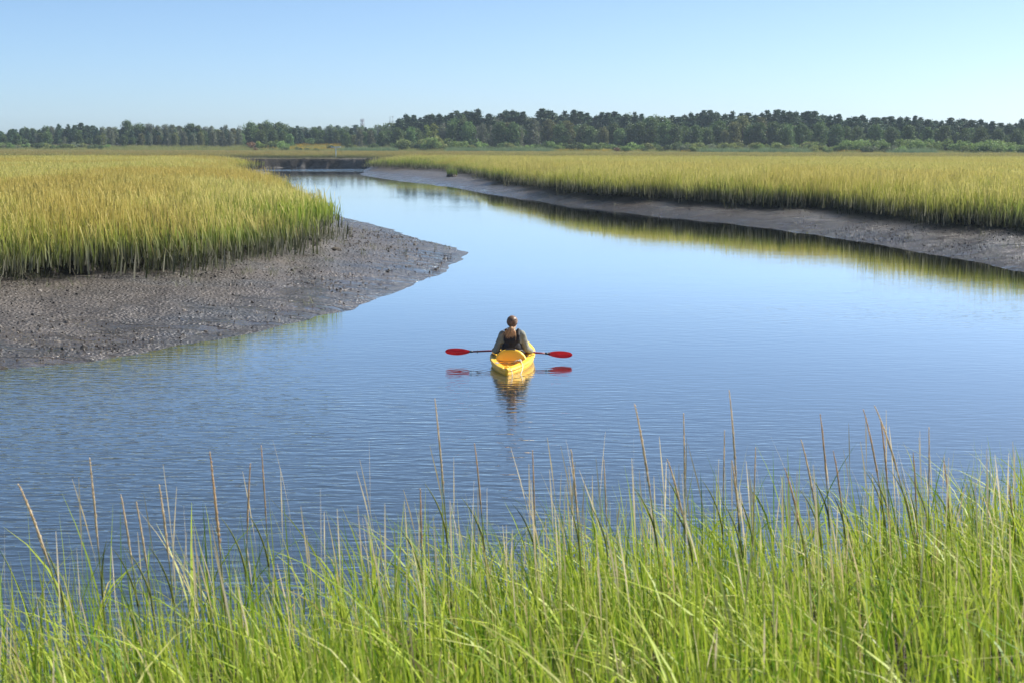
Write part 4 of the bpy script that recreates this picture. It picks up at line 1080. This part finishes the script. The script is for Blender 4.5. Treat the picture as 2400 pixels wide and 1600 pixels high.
def seg_tube(mb, a, b, ra, rb, n=9):
    a, b = np.asarray(a, float), np.asarray(b, float); t = np.linspace(0, 1, n)[:, None]
    mb.tube(a + (b - a) * t, np.linspace(ra, rb, n), 12); mb.ell(a, (ra,) * 3, 12, 8); mb.ell(b, (rb,) * 3, 12, 8)
body = MB()
body.ell((0, 0.02, 0.06), (0.155, 0.125, 0.10)); body.ell((0, 0.0, 0.20), (0.128, 0.095, 0.15)); body.ell((0, 0.005, 0.36), (0.150, 0.10, 0.14))
seg_tube(body, (0, 0.01, 0.44), HEAD + (0, -0.012, -0.06), 0.062, 0.050)
seg_tube(body, (-0.14, 0.0, 0.448), (0.14, 0.0, 0.452), 0.052, 0.052)
# head: skull, jaw, nose, brow, ears, eyes sockets
yaw_h = R(-16)
ch, shh = math.cos(yaw_h), math.sin(yaw_h)
hp_ = lambda x, y, z: HEAD + np.array([x * ch - y * shh, x * shh + y * ch, z])
body.ell(HEAD + (0, 0, 0.022), (0.078, 0.096, 0.092), 20, 14, (0, 0, yaw_h)); body.ell(hp_(0, 0.035, -0.045), (0.058, 0.060, 0.062), 16, 12, (0, 0, yaw_h))
body.ell(hp_(0, 0.102, -0.012), (0.010, 0.016, 0.024)); body.ell(hp_(0, 0.076, -0.050), (0.022, 0.016, 0.008)); body.ell(hp_(0, 0.070, 0.024), (0.045, 0.018, 0.008)); body.ell(hp_(0, 0.075, -0.085), (0.020, 0.016, 0.014))
for s in (-1, 1): body.ell(hp_(s * 0.075, -0.005, -0.005), (0.009, 0.020, 0.032), 12, 8, (0.1, 0, yaw_h + s * 0.3))
for (SH_, EL_, WR_, GR_, s) in ((SHL, ELL, WRL, hl, -1), (SHR, ELR, WRR, hr, 1)):
    seg_tube(body, SH_, EL_, 0.047, 0.037); seg_tube(body, EL_, WR_, 0.038, 0.024)
    fw = GR_ - WR_; fw /= np.linalg.norm(fw)
    ax = pd / np.linalg.norm(pd)
    top = np.cross(ax, fw); top /= np.linalg.norm(top)
    if top[2] < 0: top = -top
    # palm lies on the top of the shaft, fingers close over the front and underneath, the thumb comes round below
    for j in range(4):
        c0 = GR_ + ax * s * (-0.030 + 0.020 * j)
        k0 = c0 - fw * 0.036 + top * 0.022
        seg_tube(body, WR_ * 0.75 + GR_ * 0.25 + ax * s * (-0.012 + 0.008 * j) + top * 0.004, k0, 0.015, 0.0115, 5)
        rad = 0.0245
        angs = np.linspace(2.4, (-1.75, -2.05, -1.95, -1.6)[j], 8)
        pts_f = [k0] + [c0 + rad * (math.cos(a) * fw + math.sin(a) * top) for a in angs]
        pts_f = np.array(pts_f)
        body.tube(pts_f, np.linspace(0.0098, 0.0072, len(pts_f)) * (0.95, 1.0, 0.97, 0.85)[j], 8); body.ell(pts_f[-1], (0.0072,) * 3, 8, 6)
    tb = WR_ * 0.55 + GR_ * 0.45 - ax * s * 0.022 - top * 0.006
    cth = GR_ - ax * s * 0.046
    body.tube([tb, cth - fw * 0.030 - top * 0.010, cth - fw * 0.012 - top * 0.024, cth + fw * 0.010 - top * 0.026 + ax * s * 0.012], [0.0135, 0.0125, 0.0105, 0.0085], 8)
for s in (-1, 1):
    seg_tube(body, (s * 0.09, 0.05, 0.06), (s * 0.175, 0.46, 0.215), 0.078, 0.052); seg_tube(body, (s * 0.175, 0.46, 0.215), (s * 0.15, 0.84, 0.045), 0.050, 0.036)
    seg_tube(body, (s * 0.15, 0.84, 0.04), (s * 0.165, 0.93, 0.115), 0.036, 0.030)
body_me = modified(body.mesh('body'), 'body', [('REMESH', {'mode': 'VOXEL', 'voxel_size': 0.0055}), ('SMOOTH', {'factor': 0.5, 'iterations': 3})], m_skin)
bo = link('body', body_me, per)
for s in (-1, 1):
    MB().ell(hp_(s * 0.031, 0.0805, 0.006), (0.0105, 0.0075, 0.0058), 12, 8).build('eye', simple('eye', (0.65, 0.62, 0.58), 0.2), per)
# jacket: sleeves to the wrists, soft folds
jk = MB()
jk.ell((0, 0.005, 0.10), (0.170, 0.135, 0.12)); jk.ell((0, 0.0, 0.22), (0.165, 0.118, 0.16)); jk.ell((0, 0.003, 0.37), (0.185, 0.112, 0.13))
seg_tube(jk, (-0.148, 0.0, 0.446), (0.146, 0.0, 0.450), 0.066, 0.066); seg_tube(jk, (0, 0.0, 0.46), (0, 0.012, 0.535), 0.085, 0.063)
for (SH_, EL_, WR_) in ((SHL, ELL, WRL), (SHR, ELR, WRR)):
    n_ = 12; t_ = np.linspace(0, 1, n_)
    up_ = SH_ + (EL_ - SH_) * t_[:, None]; lo_ = EL_ + (WR_ - EL_) * 0.90 * t_[:, None]
    jk.tube(up_, 0.070 - 0.009 * t_, 14); jk.tube(lo_, 0.061 - 0.017 * t_ + 0.003 * np.sin(t_ * 15), 14)
    jk.ell(SH_ + (0, 0, 0.0), (0.069,) * 3); jk.ell(EL_, (0.061,) * 3); jk.ell(lo_[-1], (0.043,) * 3)
txf = bpy.data.textures.new('folds', 'CLOUDS'); txf.noise_scale = 0.06
jk_me = modified(jk.mesh('jacket'), 'jacket', [('REMESH', {'mode': 'VOXEL', 'voxel_size': 0.008}), ('SMOOTH', {'factor': 0.5, 'iterations': 4}), ('DISPLACE', {'texture': txf, 'strength': 0.016, 'mid_level': 0.5})], m_jack)
jko = link('jacket', jk_me, per)
for (EL_, WR_, nm) in ((ELL, WRL, 'cuff'), (ELR, WRR, 'cuff')):
    d_ = (WR_ - EL_) / np.linalg.norm(WR_ - EL_); e_ = EL_ + (WR_ - EL_) * 0.98
    MB().tube([e_ - d_ * 0.045, e_ - d_ * 0.03, e_], [0.046, 0.048, 0.044], 14).build(nm, m_jack, jko)
# hood or collar roll and life vest
vs = MB()
vs.ell((0, -0.010, 0.15), (0.182, 0.142, 0.10)); vs.ell((0, -0.010, 0.25), (0.172, 0.142, 0.17)); vs.ell((0, -0.012, 0.355), (0.150, 0.138, 0.14))
for s in (-1, 1):
    vs.tube([(s * 0.100, -0.085, 0.36), (s * 0.102, -0.072, 0.455), (s * 0.100, -0.01, 0.532), (s * 0.098, 0.06, 0.500), (s * 0.09, 0.11, 0.40)], [0.045, 0.043, 0.034, 0.040, 0.045], 12)
vs_me = modified(vs.mesh('life_vest'), 'life_vest', [('REMESH', {'mode': 'VOXEL', 'voxel_size': 0.008}), ('SMOOTH', {'factor': 0.5, 'iterations': 4})], m_vest)
vso = link('life_vest', vs_me, per)
MB().tube([(0.178 * math.cos(a), -0.010 + 0.146 * math.sin(a), 0.205) for a in np.linspace(0, 6.2832, 33)], 0.014, 6, False, 1.0).build('waist_strap', simple('strap_grey', (0.05, 0.05, 0.055), 0.7), vso)
MB().tube([(0.124, -0.075, 0.40), (0.128, -0.050, 0.47), (0.124, 0.0, 0.535)], 0.010, 6).build('shoulder_edge', simple('grey_piping', (0.17, 0.17, 0.22), 0.6), vso)
MB().ell((0.112, -0.005, 0.548), (0.034, 0.030, 0.018), 10, 6, (0.2, 0.3, 0)).build('shoulder_buckle', m_black, vso)
# trousers
tr = MB(); tr.ell((0, 0.03, 0.06), (0.172, 0.138, 0.085))
for s in (-1, 1):
    seg_tube(tr, (s * 0.09, 0.05, 0.062), (s * 0.175, 0.46, 0.215), 0.088, 0.064); seg_tube(tr, (s * 0.175, 0.46, 0.215), (s * 0.152, 0.80, 0.06), 0.062, 0.047)
link('trousers', modified(tr.mesh('trousers'), 'trousers', [('REMESH', {'mode': 'VOXEL', 'voxel_size': 0.009}), ('SMOOTH', {'factor': 0.5, 'iterations': 3})], m_trou), per)
for s in (-1, 1):
    b_ = MB(); b_.ell((s * 0.168, 0.905, 0.075), (0.045, 0.045, 0.085), 12, 8, (-0.5, 0, 0)); b_.ell((s * 0.16, 0.86, 0.035), (0.044, 0.05, 0.036), 12, 8)
    b_.build('shoe', m_black, per)
# hair: a cap of combed strands gathered low, then the loose ponytail
m_hair = Mat('brown_hair'); tch = m_hair.n('ShaderNodeTexCoord').outputs['Object']
hn = m_hair.attr('rnd')
m_hair.base(m_hair.mix(hn, (0.040, 0.021, 0.012), (0.34, 0.19, 0.105))); m_hair.rough(0.5); m_hair.b.inputs['Specular IOR Level'].default_value = 0.5
m_tail = Mat('sunlit_brown_hair'); hn2 = m_tail.attr('rnd')
m_tail.base(m_tail.mix(hn2, (0.24, 0.125, 0.058), (0.74, 0.46, 0.24))); m_tail.rough(0.42)  # bleached tail hair, lightened further so its colour looks sunlit
cap_mb = MB(); cap_mb.ell(HEAD + (0, -0.014, 0.030), (0.093, 0.103, 0.100), 28, 20, (0, 0, yaw_h))
Vc = cap_mb.V[0]; lc = (Vc - HEAD); fwd = lc[:, 0] * -shh + lc[:, 1] * ch      # drop the face side
keep = ~((fwd > 0.030) & (lc[:, 2] < 0.060)) & (lc[:, 2] > -0.080)
Fc = [f for f in cap_mb.F if all(keep[i] for i in f)]
Vc = Vc + (rng.normal(0, 0.0012, Vc.shape))
link('hair', mesh_from('hair', Vc, Fc, m_hair.m, {'rnd': rng.uniform(0.1, 0.4, len(Vc))}, smooth=True), per)
tie = HEAD + np.array([-0.006, -0.098, -0.058])
def strands(name, roots, mids, ends, rad, mat, parent):
    mb = MB(); rn_ = []
    for a, m_, b, r_ in zip(roots, mids, ends, rad):
        t = np.linspace(0, 1, 9)[:, None]
        p = (1 - t) ** 2 * a + 2 * t * (1 - t) * m_ + t ** 2 * b
        mb.tube(p, r_ * (1 - 0.75 * np.linspace(0, 1, 9) ** 2), 4, False); rn_ += [rng.uniform(0, 1)] * 36
    me = mb.mesh(name, mat); a_ = me.attributes.new('rnd', 'FLOAT', 'POINT'); a_.data.foreach_set('value', np.array(rn_, np.float32))
    return link(name, me, parent)
n_ = 150
th = rng.uniform(-1.9, 1.9, n_); ph = rng.uniform(-0.1, 1.45, n_)
rt = np.array([HEAD + np.array([0, -0.012, 0.030]) + np.array([0.094 * math.sin(a) * math.cos(b), -0.104 * math.cos(a) * math.cos(b), 0.100 * math.sin(b)]) * 1.0 for a, b in zip(th, ph)])
mid = np.array([HEAD + np.array([0, -0.012, 0.024]) + np.array([0.100 * math.sin(a * 0.55) * math.cos(b * 0.5), -0.117 * math.cos(a * 0.55), 0.100 * math.sin(b * 0.42) - 0.012]) for a, b in zip(th, ph)])
strands('combed_hair', rt, mid, np.tile(tie, (n_, 1)) + rng.normal(0, 0.006, (n_, 3)), np.full(n_, 0.0036), m_hair.m, per)
n_ = 260
sp_ = rng.normal(0, 1, n_)
mid = tie + np.column_stack([-0.010 + 0.052 * sp_, -np.abs(rng.normal(0.055, 0.014, n_)), rng.normal(-0.022, 0.020, n_) - 0.012 * np.abs(sp_)])
end = tie + np.column_stack([-0.026 + 0.050 * sp_ + rng.normal(0, 0.014, n_), -rng.uniform(0.015, 0.070, n_), -np.abs(rng.normal(0.160, 0.040, n_)) + 0.012 * np.abs(sp_)])
pt = strands('ponytail', np.tile(tie, (n_, 1)) + rng.normal(0, 0.007, (n_, 3)), mid, end, rng.uniform(0.0035, 0.0065, n_), m_tail.m, per)
MB().tube([tie + (0.017 * math.cos(a), 0.0, 0.017 * math.sin(a)) for a in np.linspace(0, 6.2832, 17)], 0.007, 6, False).build('hair_tie', simple('hair_tie', (0.30, 0.26, 0.27), 0.7), pt)
#KAYAK_END

# ------------------------------------------------------------------ grass tussocks left standing on the mud, and peat blocks fallen from the bank
m_tuss = marsh_mat('tussock_grass', (0.115, 0.190, 0.035), (0.170, 0.220, 0.050), (0.26, 0.27, 0.09), (0.26, 0.25, 0.09), (0.32, 0.29, 0.12), silt_shade=(0.35, 0.75))
def tussock(px, py, w_, h_, label):
    q = on_z(px, py, 0.25); g = float(ground(q[None, :2])[0][0])
    o = tag(empty('grass_tussock', (q[0], q[1], g)), label, 'tussock')
    pm = lump_mesh('peat_base', w_ * 0.5, mg_peat, 3, 0.25, 0.55); link('peat_base', pm, o).location = (0, 0, 0.05)
    gm = tuft('grass', w_ * 0.46, 420, 0.018, m_tuss, 0.6, 1.0, 4, 0.30, 0.1); s = link('grass', gm, o); s.scale = (1, 1, h_); s.location = (0, 0, 0.05 + w_ * 0.12)
mp_ = Mat('peat'); q_ = mp_.pos(); f_ = mp_.noise(q_, 7.0, 5, 0.65)
mp_.base(mp_.mix(mp_.ramp(f_, 0.35, 0.65), (0.028, 0.022, 0.016), (0.075, 0.060, 0.042))); mp_.rough(0.8); mp_.bump(f_, 1.0, 0.06)
mg_peat = mp_.m
tussock(1060, 418, 1.25, 1.05, 'larger grass tussock standing alone on the right mud flat')
tussock(1012, 403, 1.3, 0.95, 'smaller grass tussock further up the right mud flat')
tussock(1124, 420, 0.42, 0.35, 'tiny grass tussock on the mud right of the larger tussock')
for k, (px, py, r_) in enumerate([(66, 640, .16), (112, 632, .2), (160, 638, .15), (236, 632, .2), (300, 626, .16), (345, 628, .26), (392, 620, .2), (430, 617, .17), (455, 610, .22), (492, 616, .24), (530, 608, .2), (790, 575, .2), (1215, 428, .35), (1260, 436, .3)]):
    q = on_z(px, py, 0.6); g = float(ground(q[None, :2])[0][0])
    o = link('peat_clod', lump_mesh('peat_clod', r_ * 0.8, mg_peat, 3, 0.6, 0.45)); o.location = (q[0], q[1], g + r_ * 0.1); o.rotation_euler = (0, 0, rng.uniform(0, 6))
    tag(o, 'dark brown peat clod fallen to the foot of the %s grass bank' % ('left' if px < 800 else 'right'), 'clod', 'peat clods fallen from the %s bank' % ('left' if px < 800 else 'right'))

# ------------------------------------------------------------------ the foreground stand of cordgrass
m_fore = Mat('cordgrass')
m = m_fore; hh, sd, rn = m.attr('h'), m.attr('seed'), m.attr('rnd'); r2 = m.attr('dry')
c = m.mix(rn, (0.080, 0.185, 0.010), (0.440, 0.520, 0.055))
c = m.mix(m.ramp(r2, 0.78, 0.90, 0.0, 0.75), c, (0.52, 0.50, 0.20))
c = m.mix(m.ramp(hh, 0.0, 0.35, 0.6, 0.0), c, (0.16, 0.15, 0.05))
c = m.mix(m.ramp(r2, 0.95, 0.97), c, (0.46, 0.38, 0.16))
c = m.mix(m.math('MULTIPLY', m.ramp(hh, 0.75, 1.0), m.ramp(rn, 0.6, 0.95)), c, (0.40, 0.36, 0.15))
c = m.mix(m.math('MULTIPLY', sd, m.ramp(hh, 0.50, 0.72)), c, m.mix(rn, (0.46, 0.37, 0.20), (0.66, 0.56, 0.38)))
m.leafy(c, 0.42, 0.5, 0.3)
def fore_points(n):
    P = np.column_stack([rng.uniform(-7.5, 10.5, n), rng.uniform(2.6, 15.0, n)])
    z, dm, dw = ground(P)
    keep = (dm > -0.25) & (dw > 0.12) & (P[:, 1] < 14) & (P[:, 1] > 3.6)
    den = np.where(P[:, 0] < 0.5, 1.05, 1.0) * (0.45 + 0.55 * sst(-0.1, 1.6, dm)) * (0.7 + 0.9 * fbm(P[:, 0] * 1.3, P[:, 1] * 1.3, 3, 91))
    keep &= rng.uniform(0, 1, n) < den
    keep &= np.abs(P[:, 0] - 0.2) < 0.40 * P[:, 1] + 2.2
    return P[keep], z[keep], dm[keep]
P, z, dm = fore_points(72000)
n = len(P); print('fore blades', n)
hgt = (0.84 - 0.06 * sst(-1, 3, P[:, 0])) * rng.uniform(0.55, 1.25, n) * (1 + 0.5 * fbm(P[:, 0] * 0.9, P[:, 1] * 0.9, 2, 95)) + 0.12 * sst(1.5, 0.0, dm)
typ = rng.uniform(0, 1, n)
seedm = (typ < 0.050) & (P[:, 1] > 5.6)
arch = (typ > 0.72)
hgt = np.where(seedm, hgt * 1.28 + 0.05, hgt)
hgt = np.where(arch, hgt * 1.15, hgt)
la = np.where(rng.uniform(0, 1, n) < 0.65, rng.normal(math.pi * 0.92, 0.7, n), rng.uniform(0, 6.283, n))
lm = np.abs(rng.normal(0.13, 0.13, n)) * hgt
lm = np.where(arch, rng.uniform(0.35, 0.85, n) * hgt, lm); lm = np.where(seedm, np.abs(rng.normal(0.06, 0.06, n)) * hgt, lm)
lv = np.column_stack([np.cos(la) * lm, np.sin(la) * lm])
droop = np.where(arch, rng.uniform(0.25, 0.6, n), np.clip(rng.normal(0.06, 0.08, n), 0, 0.4)); droop = np.where(seedm, 0.01, droop)
wd = np.where(seedm, 0.0058, (0.0070 + 0.0115 * rng.uniform(0, 1, n) ** 1.5) * np.where(arch, 1.35, 1.0))
V, F, H, k = blades(np.column_stack([P, z - 0.03]), hgt, wd, rng.uniform(0, math.pi, n), lv, droop, 6, 0.06, seedm)
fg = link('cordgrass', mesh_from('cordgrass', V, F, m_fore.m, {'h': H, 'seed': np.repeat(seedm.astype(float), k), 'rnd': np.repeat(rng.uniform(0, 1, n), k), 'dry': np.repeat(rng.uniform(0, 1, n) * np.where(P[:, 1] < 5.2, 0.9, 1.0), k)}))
tag(fg, 'bright green cordgrass in the foreground at the near edge of the creek', 'cordgrass', kind='stuff')

# tall seed stalks that stand out against the water, one by one: tip and a lower point in the photograph, depth
def strawy(name, a, b):
    x = Mat(name); tco = x.n('ShaderNodeTexCoord').outputs['Object']
    x.leafy(x.mix(x.ramp(x.noise(tco, 40, 3), 0.35, 0.65), a, b), 0.58, 0.6, 0.2); return x.m
m_stem = strawy('stalk_green', (0.20, 0.24, 0.06), (0.30, 0.32, 0.10))
m_seed = strawy('seed_tan', (0.66, 0.53, 0.34), (0.82, 0.70, 0.50))
m_seed2 = strawy('seed_brown', (0.60, 0.43, 0.24), (0.74, 0.57, 0.36))
STALKS = [
 (42, 1132, 103, 1245, 7.4, 1.5, 'thick tan seed stalk leaning far left at the left edge of the grass'),
 (210, 1071, 228, 1237, 7.8, 1.1, 'tall upright seed stalk standing right of the leaning one at the left'),
 (492, 1057, 516, 1260, 7.6, 1.4, 'thick brown seed stalk, tallest in the left half of the grass'),
 (612, 1042, 622, 1170, 8.4, 0.6, 'thin green tipped stalk right of the thick brown one'),
 (587, 1084, 578, 1190, 8.2, 0.8, 'slim tan stalk leaning right beside the thick brown one'),
 (373, 1134, 392, 1250, 7.7, 1.1, 'orange tan seed stalk between the two tall stalks at the left'),
 (283, 1157, 305, 1260, 7.8, 0.9, 'pale seed stalk just left of the orange tan one'),
 (319, 1174, 340, 1270, 7.7, 0.9, 'short leaning seed stalk next to the orange tan one'),
 (1019, 933, 1041, 1114, 8.6, 1.0, 'tallest seed stalk standing just left of the kayak reflection'),
 (1112, 1038, 1128, 1150, 8.8, 0.8, 'slim seed stalk standing below the left paddle blade'),
 (1248, 1054, 1254, 1186, 8.8, 0.7, 'thin straight seed stalk just right of the kayak reflection'),
 (1338, 1052, 1354, 1168, 8.4, 1.1, 'tan seed stalk standing below the right paddle blade'),
 (985, 1143, 988, 1250, 8.6, 0.9, 'short tan stalk left of the tallest central stalk'),
 (1415, 1076, 1422, 1180, 8.9, 0.7, 'slim stalk between the right paddle blade and the leaning pair'),
 (1487, 945, 1528, 1114, 8.0, 1.2, 'long seed stalk leaning left, tallest right of the paddle'),
 (1563, 1074, 1600, 1160, 8.0, 1.0, 'pale bent seed stalk leaning left in the right half'),
 (1602, 967, 1606, 1090, 9.0, 0.8, 'straight tan stalk left of the highest stalk at the right'),
 (1709, 913, 1730, 1100, 8.6, 1.0, 'highest seed stalk of all, right of the middle of the grass'),
 (1698, 1007, 1697, 1120, 9.2, 0.7, 'thin straight stalk beside the highest stalk'),
 (1771, 1047, 1768, 1160, 9.2, 0.7, 'thin tan stalk right of the highest stalk'),
 (1715, 1078, 1734, 1177, 8.3, 1.0, 'brown short stalk in front of the highest stalk'),
 (1839, 1096, 1877, 1195, 8.2, 1.0, 'tan stalk leaning left left of the pale curved one'),
 (1877, 1029, 1912, 1137, 8.5, 1.0, 'pale curved seed stalk leaning left at the right'),
 (1922, 969, 1941, 1096, 8.9, 1.0, 'tall dark stemmed stalk right of the pale curved one'),
 (1953, 1056, 1975, 1150, 8.8, 0.9, 'short tan stalk behind the dark stemmed one'),
 (2023, 958, 2064, 1087, 8.7, 1.0, 'left stalk of the three tall ones leaning left at the right'),
 (2064, 985, 2082, 1087, 8.9, 1.0, 'middle stalk of the three tall ones leaning left at the right'),
 (2049, 949, 2116, 1087, 8.7, 1.1, 'right stalk of the three tall ones leaning left at the right'),
 (2140, 1060, 2150, 1150, 9.2, 0.8, 'slim stalk right of the three tall leaning ones'),
 (2177, 1000, 2180, 1130, 9.4, 0.8, 'straight stalk standing alone right of the three leaning ones'),
 (2212, 1078, 2228, 1170, 9.2, 0.9, 'tan stalk right of the straight lone one'),
 (2361, 1118, 2378, 1200, 9.4, 1.0, 'brown feathery stalk near the right edge of the grass'),
]
for tx, ty, bx, by, D, th, lab in STALKS:
    A = at(tx, ty, D); Bp = at(bx, by, D)
    sl = (Bp - A) / np.linalg.norm(Bp - A)
    g = float(ground(np.array([[Bp[0], D]]))[0][0])
    L2 = max(0.0, (Bp[2] - g) / max(0.3, -sl[2]))
    low = Bp + (Bp - A) * 0.0
    foot = np.array([low[0] + sl[0] * L2 * 0.45, D + 0.05, g - 0.05])
    t_ = np.linspace(0, 1, 14)[:, None]
    # quadratic curve foot -> low -> tip
    ctrl = low
    pts = (1 - t_) ** 2 * foot + 2 * t_ * (1 - t_) * ctrl + t_ ** 2 * A
    o = tag(empty('seed_stalk', foot), lab, 'grass stalk', 'tall seed stalks against the water')
    pts = pts - foot
    MB().tube(pts[:11], np.linspace(0.0042, 0.0026, 11) * (0.7 + 0.3 * th), 6).build('stem', m_stem, o)
    # seed head: a slim core with pressed spikelets
    mb = MB(); q = pts[7:]
    tt = np.linspace(0, 1, 22); Q = np.column_stack([np.interp(tt, np.linspace(0, 1, len(q)), q[:, i]) for i in range(3)])
    mb.tube(Q, 0.0018 + 0.0048 * th * np.sin(np.pi * np.clip(tt * 0.93 + 0.05, 0, 1)) ** 0.8 * (1 - 0.72 * tt), 6)
    ax = (Q[-1] - Q[0]) / np.linalg.norm(Q[-1] - Q[0])
    for j in range(2, 21):
        for s in range(2):
            a = rng.uniform(0, 6.283); rd = np.array([math.cos(a), math.sin(a) * 0.8, 0.0])
            f_ = 1 - 0.75 * j / 21; b0 = Q[j]; b1 = b0 + ax * 0.040 * f_ + rd * 0.0085 * th * f_
            mb.tube([b0, (b0 + b1) / 2 + rd * 0.002, b1], [0.0012, 0.0022 * th, 0.0006], 4)
    mb.build('seed_head', m_seed if rng.uniform() < 0.6 else m_seed2, o)
    lf = MB()   # one long leaf
    a = rng.normal(math.pi, 0.7); b0 = pts[5]; tl = np.linspace(0, 1, 8)
    lp = np.column_stack([b0[0] + math.cos(a) * 0.16 * tl ** 1.6, b0[1] + 0.12 * math.sin(a) * tl, b0[2] + 0.42 * tl - 0.05 * tl ** 3])
    lf.tube(lp, 0.0055 * (1 - tl ** 2) + 0.0006, 4, True, 0.15)
    lf.build('leaf', m_stem, o)

# ------------------------------------------------------------------ summer haze over the whole marsh
HZ = Mat('haze')
HZ.N.remove(HZ.b)
pv = HZ.N.new('ShaderNodeVolumePrincipled'); pv.inputs['Color'].default_value = (0.66, 0.82, 1.0, 1.0); pv.inputs['Density'].default_value = 0.00015; pv.inputs['Anisotropy'].default_value = 0.2
HZ.l(pv.outputs[0], HZ.out.inputs['Volume'])
hz = link('haze', MB().box((0, 760, 19), (1760, 1960, 44)).mesh('haze', HZ.m, False))
tag(hz, 'thin pale summer haze hanging over the marsh and wood', 'haze', kind='stuff')
SC.cycles.volume_bounces = 1
